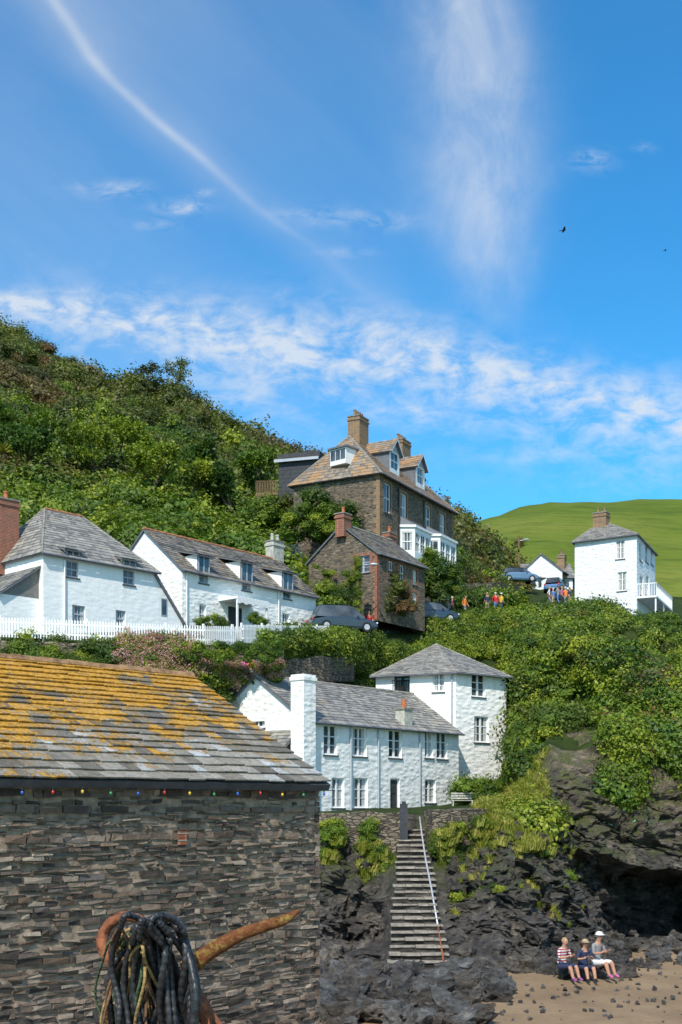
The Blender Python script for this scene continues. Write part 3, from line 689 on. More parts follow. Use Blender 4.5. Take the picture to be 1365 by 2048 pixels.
ex.face([v3(A,8.2),v3(B,8.2),v3(B,z1-1.3),v3(A,12.4)],'white2'); ex.face([v3(B,8.2),v3(B+v*6,8.2),v3(B+v*6,z1-1.3),v3(B,z1-1.3)],'white2')
rl=MB(); roof_face(rl,v3(B+u*.15-v*.15,z1-1.45),v3(B+u*.15+v*6,z1-1.45),v3(A+v*6,12.5),v3(A-v*.15,12.5),'slate')
ex.obox(A,u,n,tpx(A,u,322),tpx(A,u,334),0,.03,Zp(1232,65.5),Zp(1197,65.5),'frameb'); ex.obox(A,u,n,tpx(A,u,322)+.05,tpx(A,u,334)-.05,.0301,.04,Zp(1230,65.5),Zp(1199,65.5),'glass')
for px in (128,): pipe(ex,N3,R3,px,8.2,12.4,'frame')
chimney(ex,12,63,1003,12,1.1,.8,'brick',u,1); chimney(ex,-40,66,1003,12,1.1,.8,'brick',u,2)
A=N3+v*.4; 
ex.obox(A,v,-u,0,8,0,2.2,8.2,10.35,'white2')
A2=A-u*2.2+v*8; B2=A-u*2.2
for i in range(12):
    x=i*8/12+.1; ex.obox(A2,-v,-u,x,x+.55,0,.04,9.15,10.1,'frame'); ex.obox(A2,-v,-u,x+.06,x+.49,.0401,.05,9.22,10.03,'glass')
roof_face(rl,v3(A2+v*.2-u*.2,10.3),v3(B2-v*.2-u*.2,10.3),v3(A-v*.2,12.0),v3(A+v*8.2,12.0),'slate')
ex.face([v3(B2,10.35),v3(A,10.35),v3(A,11.9)],'slate')
finish(h,[('extensions',ex),('lean_to_roofs',rl)])
FOOT.append([N3-u*2.4,N3,N3+v*8,N3+v*8-u*2.4]); FOOT.append([R3,R3+u*2,R3+u*2+v*6,R3+v*6])
N4=G(365,68); R4=G(632,77)
h=house('white_dormer_cottage',N4,R4,6.3,9.6,13.46,16.1,'white','slate_d',
 front=[(398,1140,417,1167,'sash','frameb'),(484,1158,503,1182,'sash','frameb'),(567,1173,583,1198,'sash','frameb'),(399,1209,413,1247,'sash'),(565,1227,580,1262,'sash')],rmat='ridge_r')
u,n,v=h['u'],h['n'],h['v']; ex=MB()
for (x0,x1,yt) in ((395,420,1113),(481,506,1126),(564,587,1146)):
    o=op(N4,R4,x0+2,yt,x1-2,yt+20); dormer(h,x0,x1,o[3]+.05,'slate_d','white'); dormwin(h,o,N4,u,n)
chimney(ex,550,79,1085,14.5,1.0,.7,'render_g',u,2,'render_g'); 
for px in (372,556): pipe(ex,N4,R4,px,9.6,13.3,'frame')
a=tpx(N4,u,470); D_=N4[1]+u[1]*a
ex.obox(N4,u,n,a-1.35,a+1.35,0,1.5,Zp(1208,D_),Zp(1203,D_),'frame')
for i in range(9):
    x=a-1.35+i*.3; ex.obox(N4,u,n,x+.02,x+.28,1.5,1.53,Zp(1217,D_)+ (.06 if i%2 else 0),Zp(1203,D_),'frame')
for s_ in (-1.3,1.2): ex.obox(N4,u,n,a+s_,a+s_+.1,1.38,1.48,9.6,Zp(1208,D_)-.002,'frame')
ex.obox(N4,u,n,a-.55,a+.55,0,.05,9.6,Zp(1215,D_),'clad')
finish(h,[('porch_chimney_pipes',ex)])
N5=G(755,80); R5=G(850,85)
h=house('stone_cottage',N5,R5,5.7,12.3,16.9,19.1,'stone_house','slate_d',
 front=[(777,1122,787,1158,'sash','frame','sill','brick'),(800,1130,809,1163,'sash','frame','sill','brick'),(826,1140,834,1170,'sash','frame','sill','brick'),(780,1180,790,1214,'door','frame','sill','brick'),(826,1185,834,1212,'sash','frame','sill','brick')],
 left=[(712,1112,740,1146,'case','frameb','sill','brick')])
ex=MB(); u,n,v=h['u'],h['n'],h['v']
chimney(ex,687,81.7,1030,18.2,.9,.7,'brick',u,1); chimney(ex,779,87,1068,18,.9,.6,'brick',u,1)
for i in range(18):
    w=.35 if i%2 else .22; z=12.4+i*.25; ex.obox(N5,u,n,0.0,w,-.1,.012,z,z+.245,'brick'); ex.obox(N5,-v,-u,-w,0.012,-.1,.012,z,z+.245,'brick')
finish(h,[('chimneys_quoins',ex)])
N6=G(760,88); R6=G(908,100)
sw=('sash','frame','sill','brick_b')
h=house('large_stone_house',N6,R6,7.35,15.5,24.6,28.2,'stone_house','slate_o',
 front=[(769,967,782,1026)+sw,(802,988,814,1042)+sw,(851,1012,862,1063)+sw,(880,1028,890,1077)+sw,(776,1088,786,1120,)+sw],
 left=[(617,978,636,991)+sw],hip=2.2,rmat='ridge_r',hipR=2.2,exp=.26,over=.35)
ex=MB(); u,n,v=h['u'],h['n'],h['v']
chimney(ex,717,92.5,838,27,1.5,1.0,'brick_b',u,4,'brick_b'); chimney(ex,803,101,884,27,1.6,1.,'brick_b',u,4,'brick_b')
for i in range(26):
    w=.5 if i%2 else .3; z=15.6+i*.34; ex.obox(N6,u,n,0.0,w,-.1,.014,z,z+.335,'brick_b'); ex.obox(N6,-v,-u,-w,0.014,-.1,.014,z,z+.335,'brick_b'); 
    ex.obox(R6,u,n,-w,0.012,-.1,.014,z,z+.335,'brick_b')
def bay(x0,x1,yt,yb):
    a=tpx(N6,u,x0); b_=tpx(N6,u,x1); D=N6[1]+u[1]*(a+b_)/2; zt=Zp(yt,D); zb=15.5; zs=Zp(yb,D)
    d=1.0; c=.55; pts=[(a,0),(a+c,d),(b_-c,d),(b_,0)]
    for (p,q) in zip(pts,pts[1:]):
        A=N6+u*p[0]+n*p[1]; B=N6+u*q[0]+n*q[1]; ln=(B-A).length; k=max(1,round(ln/1.0)); oo=[(.12+i*(ln-.12)/k,(i+1)*(ln-.12)/k,zs+.0,zt-.45) for i in range(k)]
        wall(ex,A,B,zs-.7,zt,oo,'frame',.1); wall(ex,A,B,zb,zs-.7,[],'stone_house')
        for o in oo: window(ex,A,B,o,'sash','frame',None,.1)
        uu=(B-A).normalized(); ex.obox(A,uu,perp(uu),-.05,ln+.05,0,.12,zt-.12,zt+.06,'frame')
    top=[v3(N6+u*p[0]+n*p[1],zt+.06) for p in pts]; a2=[v3(N6+u*(a+.1),zt+.75),v3(N6+u*(b_-.1),zt+.75)]
    ex.face([top[0],top[1],a2[0]],'lead'); ex.face([top[1],top[2],a2[1],a2[0]],'lead'); ex.face([top[2],top[3],a2[1]],'lead')
bay(800,845,1062,1112); bay(852,896,1080,1128)
def gdormer(px,yt,yb,w,setb):
    a=tpx(N6,u,px); D=N6[1]+u[1]*a; zb=h['ze']+setb*h['s']-.2; P=lambda x,y,z: v3(N6+u*x+v*y,z); zt=zb+1.9; zp=zt+.95
    ww=w/2; A=(N6+u*(a-ww)+v*setb); B=(N6+u*(a+ww)+v*setb)
    o=[(.2,w-.2,zb+.5,zt-.05)]; wall(ex,A,B,zb,zt,o,'frame',.08); window(ex,A,B,o[0],'sash','frame',None,.08)
    ex.face([P(a-ww,setb,zt),P(a+ww,setb,zt),P(a,setb,zp)],'frameb')
    L_=(zp-h['ze'])/h['s']-.0; y2=min(L_,h['L']/2)
    for s_ in (-1,1):
        ex.face([P(a+s_*ww,setb,zb),P(a+s_*ww,setb,zt),P(a+s_*ww,(zt-h['ze'])/h['s'],zt)],'lead')
        e=[P(a+s_*(ww+.2),setb-.25,zt-.2),P(a+s_*(ww+.2),y2,zt-.2),P(a,y2,zp+.03),P(a,setb-.25,zp+.03)]
        roof_face(h['rf'],e[0],e[1],e[2],e[3],'slate_o',.24,.3)
        fa=[P(a+s_*(ww+.2),setb-.28,zt-.3),P(a,setb-.28,zp-.08),P(a,setb-.28,zp+.05),P(a+s_*(ww+.2),setb-.28,zt-.17)]; ex.face(fa,'frame')
gdormer(806,890,950,1.7,.7); gdormer(857,920,975,1.7,.7)
A=G(661,90.2); B=G(692,89.2); zz=Zp(921,89.7); w_=(B-A).length; uu=(B-A).normalized(); 
ex.obox(A,uu,perp(uu),0,w_,-1.6,0,zz-.3,zz+.9,'frame'); ex.obox(A,uu,perp(uu),-.15,w_+.15,-1.9,.15,zz+.9,zz+1.02,'lead')
for i in range(3): ex.obox(A,uu,perp(uu),.06+i*(w_-.06)/3,(i+1)*(w_-.06)/3,0,.02,zz+.05,zz+.8,'glass')
A=G(558,98); B=G(640,97); uu=(B-A).normalized(); nn=perp(uu); zt=Zp(917,97.5)
for i in range(22): z=Zp(1000,98)+i*.17; ex.obox(A,uu,nn,0,(B-A).length,-5,0 if i%2 else .012,z,z+.165,'clad')
rl=MB(); roof_face(rl,v3(A-uu*.3+nn*.3,zt-.0),v3(B+nn*.3,zt-.0),v3(B-nn*2.6,zt+.95),v3(A-uu*.3-nn*2.6,zt+.95),'slate_o')
ex.obox(A,uu,nn,-.3,(B-A).length,.3,.34,zt-.25,zt-.02,'frameb')
A=G(512,98.2); B=G(557,98.2); z0=Zp(984,98); uu=V((1,0)); nn=V((0,-1)); wd=(B-A).length
ex.obox(A,uu,nn,0,wd,-3,0,z0-2.2,z0,'wood')
for i in range(14): x=i*wd/14; ex.obox(A,uu,nn,x,x+.06,-.05,0,z0,z0+.9,'wood')
ex.obox(A,uu,nn,0,wd,-.08,.04,z0+.9,z0+.96,'wood')
for px in (796,847): pipe(ex,N6,R6,px,15.5,24,'black')
finish(h,[('bays_dormers_chimneys',ex),('rear_wing_roof',rl)])
FOOT.append([G(512,96),G(640,96),G(640,103),G(512,103)])
CR=[G(1150,103),G(1274,100),G(1311,108),G(1190,111)]
Er=poly_house('tall_white_house',CR,13.5,22.6,W(1205,1042,105.5),'white3','slate',
 [(0,1232,1080,1250,1118,'case'),(0,1235,1144,1254,1182,'case'),(0,1238,1217,1258,1236,'case'),(1,1279,1085,1285,1122,'sash'),(1,1291,1090,1297,1125,'sash'),(1,1302,1095,1307,1130,'sash'),(1,1280,1150,1287,1192,'sash'),(1,1292,1150,1299,1192,'sash')],.25)
ex=MB(); uu=(CR[1]-CR[0]).normalized(); chimney(ex,1203,104.5,1028,23,1.2,.9,'brick_b',uu,2,'brick_b')
u2=(CR[2]-CR[1]).normalized(); n2=perp(u2); zb=Zp(1197,101)
ex.obox(CR[1],u2,n2,.1,8.4,0,1.6,zb-.15,zb,'frame')
for i in range(40): x=.15+i*8.2/40; ex.obox(CR[1],u2,n2,x,x+.04,1.55,1.59,zb,zb+1,'frame')
for i in range(8): x=.0+i*1.6/8; ex.obox(CR[1],u2,n2,.12,.16,x,x+.04,zb,zb+1,'frame')
ex.obox(CR[1],u2,n2,.1,8.4,1.53,1.61,zb+1,zb+1.07,'frame'); ex.obox(CR[1],u2,n2,.1,.18,0,1.53,zb+1,zb+1.07,'frame')
for x in (.2,4,8.1): ex.obox(CR[1],u2,n2,x,x+.12,1.45,1.57,13.5,zb-.15,'frame')
ex.build('chimney_and_balcony',Er)
N8=G(1125,128); R8=G(1150,133)
h=house('slate_bungalow',N8,R8,4.6,21.5,Zp(1140,128),Zp(1108,129),'stone_house','slate',left=[(1084,1122,1098,1134,'case','frame',0)],leftmat='white3')
ex=MB(); uu=h['u']; chimney(ex,1124,131,1112,24.5,.8,.8,'brick_b',uu,2,'brick_b'); 
A=G(1050,130); ex.obox(A,V((1,0)),V((0,-1)),0,5,-4,1.0,21.5,Zp(1158,129),'white3')
for i in range(5): ex.obox(A,V((1,0)),V((0,-1)),.4+i*.9,1.0+i*.9,1.0,1.05,Zp(1174,129),Zp(1161,129),'glass')
rl=MB(); roof_face(rl,v3(A+V((-.3,-1.3)),Zp(1157,129)),v3(A+V((5.3,-1.3)),Zp(1157,129)),v3(A+V((5.3,2)),Zp(1128,132)),v3(A+V((-.3,2)),Zp(1128,132)),'slate')
finish(h,[('porch',ex),('porch_roof',rl)])
N9=G(1012,140); R9=G(1040,143)
h=house('distant_cottage',N9,R9,5,22,Zp(1135,140),Zp(1112,141),'stone_house','slate_o'); ex=MB(); chimney(ex,1007,142,1100,27,.9,.8,'brick_b',h['u'],2,'brick_b'); finish(h,[('chimney',ex)])
# ================================================================== walls, fences, steps
def wallline(name,pts,th,mat,step=.6):
    mb=MB(); P=[]
    for (a,b_) in zip(pts,pts[1:]):
        k=max(1,int((V(b_[0])-V(a[0])).length/step))
        for i in range(k): t_=i/k; P.append((V(a[0]).lerp(V(b_[0]),t_),a[1]+(b_[1]-a[1])*t_,a[2]+(b_[2]-a[2])*t_))
    P.append((V(pts[-1][0]),pts[-1][1],pts[-1][2]))
    Q=[]
    for i,(p,z0,z1) in enumerate(P):
        d=(P[min(i+1,len(P)-1)][0]-P[max(i-1,0)][0]).normalized(); n=perp(d); z1+=ru(-.08,.06); Q.append((p+n*(th/2+ru(-.04,.04)),p-n*th/2,z0,z1))
    for a,b_ in zip(Q,Q[1:]):
        mb.hexa([v3(a[0],a[2]),v3(b_[0],b_[2]),v3(b_[1],b_[2]),v3(a[1],a[2]),v3(a[0],a[3]),v3(b_[0],b_[3]),v3(b_[1],b_[3]),v3(a[1],a[3])],mat)
    return mb.build(name,loc=v3(pts[0][0],pts[0][1]))
wallline('terrace_retaining_wall',[(G(640,49.6),-2.6,Zp(1624,49)),(G(800,49.6),-2.6,Zp(1624,49))],1.4,'stone_wall')
wallline('terrace_retaining_wall',[(G(856,49.6),-2.6,Zp(1620,49)),(G(905,49.8),-2.6,Zp(1619,49)),(G(962,51),-2.6,Zp(1620,50.5))],1.4,'stone_wall')
wallline('garden_stone_wall',[(G(-400,54.5),5.5,Zp(1270,54.5)),(G(0,56.2),5.5,Zp(1282,56.2)),(G(300,57.2),5.5,Zp(1292,57.2)),(G(480,60),5.5,Zp(1298,60)),(G(560,63),6,Zp(1300,63))],.5,'stone_wall')
wallline('lane_stone_wall',[(G(530,64),6,Zp(1322,64)),(G(640,68),7,Zp(1312,68)),(G(700,73),7.5,Zp(1318,73))],.5,'stone_wall')
wallline('upper_stone_wall',[(G(905,101),16.5,Zp(1170,101)),(G(980,104),16.5,Zp(1165,104)),(G(1040,112),16.5,Zp(1172,112))],.5,'stone_wall')
def fence(pts):
    mb=MB()
    for (a,za),(b_,zb) in zip(pts,pts[1:]):
        a=V(a);b_=V(b_); u=(b_-a).normalized(); n=perp(u); ln=(b_-a).length; k=int(ln/.13)
        for i in range(k):
            x=i*ln/k; z=za+(zb-za)*x/ln; P=lambda q,w,zq: v3(a+u*q+n*w,zq)
            i0=[P(x,.02,z),P(x+.075,.02,z),P(x+.075,-.0,z),P(x,-.0,z)]; i1=[P(x,.02,z+.88),P(x+.075,.02,z+.88),P(x+.075,0,z+.88),P(x,0,z+.88)]
            mb.hexa(i0+i1,'frame'); 
            mb.hexa(i1+[P(x+.03,.02,z+.95),P(x+.045,.02,z+.95),P(x+.045,0,z+.95),P(x+.03,0,z+.95)],'frame',skip=(0,))
        for hh in (.2,.68):
            mb.hexa([v3(a-n*.0,za+hh),v3(b_,zb+hh),v3(b_-n*.05,zb+hh),v3(a-n*.05,za+hh),v3(a,za+hh+.09),v3(b_,zb+hh+.09),v3(b_-n*.05,zb+hh+.09),v3(a-n*.05,za+hh+.09)],'frame')
        for i in range(int(ln/2)+1):
            x=min(i*2,ln); z=za+(zb-za)*x/ln; mb.obox(a,u,n,x-.05,x+.05,-.15,-.051,z-.3,z+1.05,'frame')
    return mb.build('white_picket_fence',loc=v3(pts[0][0],pts[0][1]))
fence([(G(-300,55),Zp(1264,55)),(G(0,56.5),Zp(1274,56.5)),(G(250,57.5),Zp(1284,57.5)),(G(410,59),Zp(1290,59)),(G(485,61),Zp(1290,61))])
fence([(G(487,62),Zp(1286,62)),(G(655,70),Zp(1284,70))])
mb=MB(); NS=22
for i in range(NS):
    t_=i/(NS-1); D=39.9+(49.6-39.9)*t_; z=-5.2+(-1.0+5.2)*t_; w=2.0+(1.0-2.0)*t_; cp=838-14*t_+4*math.sin(i*.6); c=(cp-CX)*D/F; d=(49.6-39.9)/(NS-1)
    j=ru(-.1,.1); j2=ru(-.1,.1); skew=ru(-.06,.06)
    mb.hexa([V((c-w/2+j,D+skew,z-1.)),V((c+w/2+j2,D-skew,z-1.)),V((c+w/2,D+d+.1,z-1.)),V((c-w/2,D+d+.1,z-1.)),V((c-w/2+j,D+skew,z-.06)),V((c+w/2+j2,D-skew,z-.06)),V((c+w/2,D+d+.1,z-.06)),V((c-w/2,D+d+.1,z-.06))],'rock')
    x=c-w/2+j-.03
    while x<c+w/2: 
        x1=min(x+ru(.35,.9),c+w/2+.04); zq=z+ru(-.03,.015); y0=D-.07+ru(-.05,.03)
        mb.hexa([V((x,y0,z-.059)),V((x1-.02,y0+ru(-.03,.03),z-.059)),V((x1-.02,D+d+.02,z-.059)),V((x,D+d+.02,z-.059)),V((x,y0,zq)),V((x1-.02,y0,zq+ru(-.01,.01))),V((x1-.02,D+d+.02,zq)),V((x,D+d+.02,zq))],'tread'); x=x1
mb.build('stone_steps',loc=(2.5,40,-5.4))
mb=MB(); rp=[W(840,1634,50.2),W(843,1660,49.5),W(852,1720,47),W(864,1780,44.6),W(876,1850,42.3),W(888,1925,39.8)]
mb.tube(rp[:5],.034,'metal',8); mb.tube(rp[4:],.034,'rust',8)
for p in rp[1:5]: mb.tube([p,p-V((0,0,1.0))],.025,'metal',6)
mb.build('handrail',loc=rp[0],smooth=True)
mb=MB(); p0=G(800,48.7); mb.obox(p0,V((1,0)),V((0,-1)),0,.32,-.05,.0,-1.4,.05,'clad'); mb.obox(p0,V((1,0)),V((0,-1)),.08,.25,-.04,.01,.05,.15,'clad'); mb.build('garden_gate',loc=v3(p0,-1))
mb=MB(); c=G(925,60); z=-.22; a=V((1,0)); n_=V((0,-1)); col='render_g'
for x in (-.5,.45): mb.obox(c,a,n_,x,x+.06,-.25,.2,z-.1,z+.43,col); mb.obox(c,a,n_,x,x+.06,-.3,-.25,z-.1,z+.85,col)
for k in range(4): mb.obox(c,a,n_,-.55,.55,-.24+k*.11,-.15+k*.11,z+.431,z+.46,col)
for k in range(3): mb.obox(c,a,n_,-.55,.55,-.249,-.22,z+.52+k*.12,z+.6+k*.12,col)
mb.build('garden_bench',loc=v3(c,z))
# ================================================================== rocks
import bmesh
def rock(mb,c,r,mat,seed,cuts=3):
    random.seed(seed); bm=bmesh.new()
    for i in range(14):
        d=rdir(); bm.verts.new((d.x*ru(.6,1),d.y*ru(.6,1),d.z*ru(.6,1)))
    bmesh.ops.convex_hull(bm,input=bm.verts); bmesh.ops.subdivide_edges(bm,edges=bm.edges,cuts=cuts,use_grid_fill=True)
    bmesh.ops.triangulate(bm,faces=bm.faces)
    rm=Matrix.Rotation(ru(-.8,.8),3,'X')@Matrix.Rotation(ru(-.7,.7),3,'Y')@Matrix.Rotation(ru(0,6),3,'Z')
    b0=len(mb.v); k=mb.mi(mat); bm.verts.index_update(); off=V((seed*1.3,0,0))
    for vv in bm.verts:
        q=V(vv.co); nq=q.normalized(); w=noise.ridged_multi_fractal(V((q.x*1.3,q.y*1.3,q.z*3.))+off,.9,2.1,4,1.,2.)-1
        q=q*.85+nq*(w*.3+noise.noise(q*1.5+off)*.3); q=rm@V((q.x*r[0],q.y*r[1],q.z*r[2])); mb.v.append(tuple(V(c)+q))
    for f_ in bm.faces: mb.f.append(tuple(b0+x.index for x in f_.verts)); mb.m.append(k)
    bm.free()
mb=MB(); random.seed(5); specs=[]
for i in range(210):
    px=ru(620,1010); D=ru(30.2,39.3)
    if px>950 and D<33.5 and rnd()<.75: continue
    specs.append((px,D,ru(.2,.85)*(1 if D>32 else .8),'rock_l' if rnd()<.4 else 'rock'))
for i in range(85): specs.append((ru(1000,1240),ru(40.0,46),ru(.2,.75),'rock'))
for i in range(120): specs.append((ru(1190,1600),ru(41.5,52),ru(.12,.5),'rock' if rnd()<.75 else 'rock_l'))
for i in range(220): specs.append((ru(960,1600),ru(31,44),ru(.03,.13),'rock' if rnd()<.6 else 'rock_l'))
for i,(px,D,s,mt) in enumerate(specs):
    c=G(px,D); zt=terr(3+max(0,min(.99,(D-28)/(row_eval(4,px)[1]-28))),px,True).z
    random.seed(100+i); rock(mb,(c[0],c[1],zt+s*.2),(s*1.2,s*.9,s*.85),mt,200+i,3 if s>.3 else 1)
mb.build('shore_rocks',loc=(5,38,-5.5))
mb=MB()
for i in range(140):
    random.seed(900+i); vv=ru(4.1,7.6); px=ru(640,1250)
    if 752<px<912: continue
    p=terr(vv,px); s=ru(.2,.7); rock(mb,p,(s*1.1,s*.9,s*.9),'rock',500+i,2)
mb.build('cliff_outcrops',loc=(5,48,-3))
random.seed(21)
# ================================================================== vegetation
scatter('hillside_scrub',zone(3300,13.5,16.2,-900,1050,1.0,3.6,.1),LB['dark'])
scatter('hillside_bracken',zone(620,13.8,16.0,-900,1040,1.2,2.8,.2,lambda vv,px,p: noise.noise(p*.05)>-.1),LB['brown'])
scatter('hillside_shrubs',zone(1500,12.45,14.3,-900,640,.9,2.9,.3),LB['mid'])
scatter('hillside_bright_shrubs',zone(800,12.5,14.8,-900,620,.9,2.6,.45,lambda vv,px,p: noise.noise(p*.06+V((3,3,3)))>-.08),LB['bright'])
def c_mid(vv,px,p):
    if 905<px<1045 and 12.3<vv<13.1: return False
    return True
scatter('garden_shrubs',zone(900,12.15,13.6,620,1050,.6,1.7,.25,c_mid),LB['mid'])
scatter('hill_shoulder_scrub',zone(380,13.0,15.1,890,1050,.9,2.0,.0),LB['brown'])
def bare(px,p,vv):
    k=noise.noise(p*.22+V((1,2,3)))*.9+noise.noise(p*.7)*.4
    if vv<7.8: return k<.3
    if px<1225: return vv<9.2+k*.7+(.2 if px>1080 else -.3)
    return vv<8.45+k*.8
def c_head(vv,px,p): return not bare(px,p,vv)
scatter('headland_creeper',zone(4300,7.6,11.4,1020,1900,.35,1.5,.1,c_head,.2),LB['bright'])
scatter('headland_shrubs',zone(1900,7.5,11.4,1015,1900,.5,1.9,.05,c_head,.2),LB['mid'])
scatter('headland_bracken',zone(900,8.2,11.3,1020,1800,.5,1.4,.3,lambda vv,px,p: c_head(vv,px,p) and noise.noise(p*.17)>-.05,.2),LB['brown'])
scatter('headland_top_shrubs',zone(900,10.5,11.4,560,1060,.5,1.2,.15,None,.2),LB['bright'])
scatter('bank_shrubs',zone(800,10.0,11.0,-600,760,.4,.9,.1,None,.3),LB['mid'])
scatter('lane_shrubs',zone(320,10.6,11.3,520,1000,.5,1.1,.3,None,.3),LB['mid'])
scatter('pink_valerian',zone(340,10.25,10.95,240,560,.3,.7,.6,None,.3)+zone(40,10.3,10.9,560,720,.3,.6,.6,None,.3)+[(W(ru(440,560),ru(1332,1365),58.3),ru(.35,.6)) for _ in range(34)],LB['flower'])
scatter('wall_creeper',[(v3(G(px,D-.5),Zp(py,D)),s) for px,D,py,s in [(ru(-100,560),57.5,ru(1292,1325),ru(.25,.55)) for _ in range(170)]],LB['mid'])
scatter('cliff_grass',zone(1300,6.5,9.0,955,1095,.25,.6,0,lambda vv,px,p: noise.noise(p*.5)>-.2,.1),LB['tuft'])
def hang(n,x0,x1,y0,y1,D,s0,s1):
    out=[]
    for _ in range(n):
        px=ru(x0,x1); py=y0+(y1-y0)*rnd(); 
        if noise.noise(V((px*.022,py*.02,3)))<-.08: continue
        out.append((W(px,py,D+ru(-.25,.1)),ru(s0,s1)))
    return out
scatter('retaining_wall_ivy',hang(150,645,745,1645,1760,48.6,.2,.5)+hang(60,745,792,1690,1770,48.3,.2,.45)+hang(150,868,975,1640,1740,48.4,.2,.5),LB['mid'])
scatter('retaining_wall_grass',hang(120,650,795,1690,1775,48.2,.25,.5)+hang(120,872,990,1650,1745,48.1,.25,.5)+zone(200,5.0,7,905,1180,.2,.42,0,lambda vv,px,p: noise.noise(p*.6)>.15,.1),LB['tuft'])
scatter('cliff_ivy',zone(90,5.6,7.5,900,1150,.2,.5,.1,lambda vv,px,p: noise.noise(p*.5+V((3,4,0)))>.1),LB['mid'])
scatter('terrace_shrubs',[(W(px,py,D),s) for px,py,D,s in [(ru(918,1000),ru(1572,1600),ru(60,64),ru(.4,.9)) for _ in range(55)]],LB['mid'])
scatter('terrace_grass',zone(450,7.9,8.7,965,1070,.3,.6,0),LB['tuft'])
lw=MB(); k=16
for i in range(k):
    for j in range(k):
        q=[terr(12.25+.9*b_/k,905+140*a/k)+V((0,0,.08)) for (a,b_) in ((i,j),(i+1,j),(i+1,j+1),(i,j+1))]
        lw.face(q,'lawn')
lw.build('lawn',loc=(14,105,16))
def hedge(name,a,b_,w,hh,lb='mid'):
    pts=[]; 
    for i in range(int((V(a)-V(b_)).length*9)):
        p=V(a).lerp(V(b_),rnd()); pts.append((p+V((ru(-w,w),ru(-w,w),ru(0,hh))),ru(.35,.6)))
    return scatter(name,pts,LB[lb])
hedge('clipped_hedge',W(205,1058,86),W(400,1080,84),.5,1.0,'bright')
hedge('garden_hedge',W(640,1225,80),W(700,1220,82),1.2,3.0,'bright'); hedge('garden_hedge',W(760,1260,84),W(880,1235,92),.8,1.0,'mid')
def mass(name,c,r,n,s,lb):
    pts=[]
    for i in range(n):
        d=rdir(); d.z=abs(d.z); k_=ru(.5,1); pts.append((V(c)+V((d.x*r[0],d.y*r[1],d.z*r[2]))*k_,ru(s*.7,s*1.3)))
    return scatter(name,pts,LB[lb])
mass('ivy_bush',W(640,1075,88),(3.0,1.5,3.2),60,.9,'mid')
mass('ivy_bush',W(868,1190,89),(1.9,1.5,3.2),55,.8,'mid')
mass('shrub',W(775,1225,82),(1.9,1.2,2.6),45,.8,'brown')
mass('shrub',W(665,1235,79),(1.3,1.0,2.2),35,.7,'bright')
mass('shrub',W(512,1248,68.5),(.6,.5,.7),12,.35,'mid'); mass('shrub',W(420,1252,67),(.9,.6,.5),14,.4,'mid')
mass('shrub',W(1310,1270,96),(4,2,1.6),60,.8,'mid'); mass('shrub',W(535,1045,95),(2.2,1.5,1.9),40,1.0,'mid'); mass('shrub',W(590,1040,95),(2,1.5,1.6),30,.9,'dark')
def tree(name,base,hgt,cr,seed,leaf='lf_mid',dens=1400,ls=.16,lean=(0,0)):
    random.seed(seed); mb=MB(); tips=[]
    def br(p,d,ln,r,lv):
        pts=[p]; q=V(p); dd=V(d)
        for i in range(4): dd=(dd+rdir()*.18).normalized(); q=q+dd*ln/4; pts.append(V(q))
        mb.tube(pts,[r*(1-.12*i) for i in range(5)],'bark',6)
        if lv>=2: tips.extend(pts[2:])
        if lv<4:
            for k_ in range(3): br(pts[-1-(k_==2)],(dd+rdir()*.8+V((0,0,.15))).normalized(),ln*.66,r*.55,lv+1)
    br(V(base),V((lean[0],lean[1],1)).normalized(),hgt*.38,hgt*.028,0)
    vs=[];fs=[]
    for i in range(dens):
        c=random.choice(tips); p=c+rdir()*ru(0,cr); leafquad(vs,fs,p,(rdir()+V((0,0,.5))).normalized(),ls*ru(.6,1.3))
    E=empty(name,base); mb.build('trunk_and_limbs',E); lm=MB(); k_=lm.mi(leaf); lm.v=[tuple(q) for q in vs]; lm.f=fs; lm.m=[k_]*len(fs); lm.build('crown',E)
    return E
tree('hawthorn_tree',W(345,805,171),7.0,.7,3,'lf_dark',1300,.15,(.25,0))
tree('hawthorn_tree',W(300,792,172),5.0,.7,4,'lf_dark',1000,.15)
for i,(px,py,D,hh) in enumerate([(180,1010,108,8),(60,1000,106,7),(300,1030,104,7),(430,1030,104,7),(370,1060,98,6),(530,1040,104,6.5),(230,980,112,7),(470,1060,98,5.5),(110,960,116,7),(20,940,118,7)]):
    tree('shrub_tree',W(px,py,D),hh,.8,20+i,'lf_bright' if i%2==0 else 'lf_mid',3600,.17)
random.seed(31)
mb=MB(); b0=W(8,975,104); mb.tube([b0,b0+V((.1,0,1.8)),b0+V((.05,0,3))],[.16,.13,.12],'bark',8)
for i in range(80):
    d=rdir(); d.z=abs(d.z)*.9+.05; q=b0+V((.05,0,3)); w=d.cross(V((0,0,1))).normalized()*.035; mb.face([q-w,q+w,q+d*.8+w,q+d*1.3-V((0,0,.35)),q+d*.8-w],'grass_b')
mb.build('cabbage_palm',loc=b0)
mb=MB(); b0=W(716,1262,78); mb.tube([b0,b0+V((0,0,4.9))],.09,'wood',8); tp=b0+V((0,0,4.2))
mb.tube([tp,tp+V((.5,-.1,.1)),tp+V((.85,-.15,.12))],.03,'metal',6); mb.ell(tp+V((1.05,-.17,.1)),(.3,.14,.09),'metal'); 
E=empty('street_lamp',b0); mb.build('post_and_lantern',E,True)
pts=[(b0+V((ru(-.12,.12),ru(-.15,.15),ru(0,4.8))),ru(.22,.34)) for i in range(75)]; scatter('lamp_post_ivy',pts,LB['bright'])
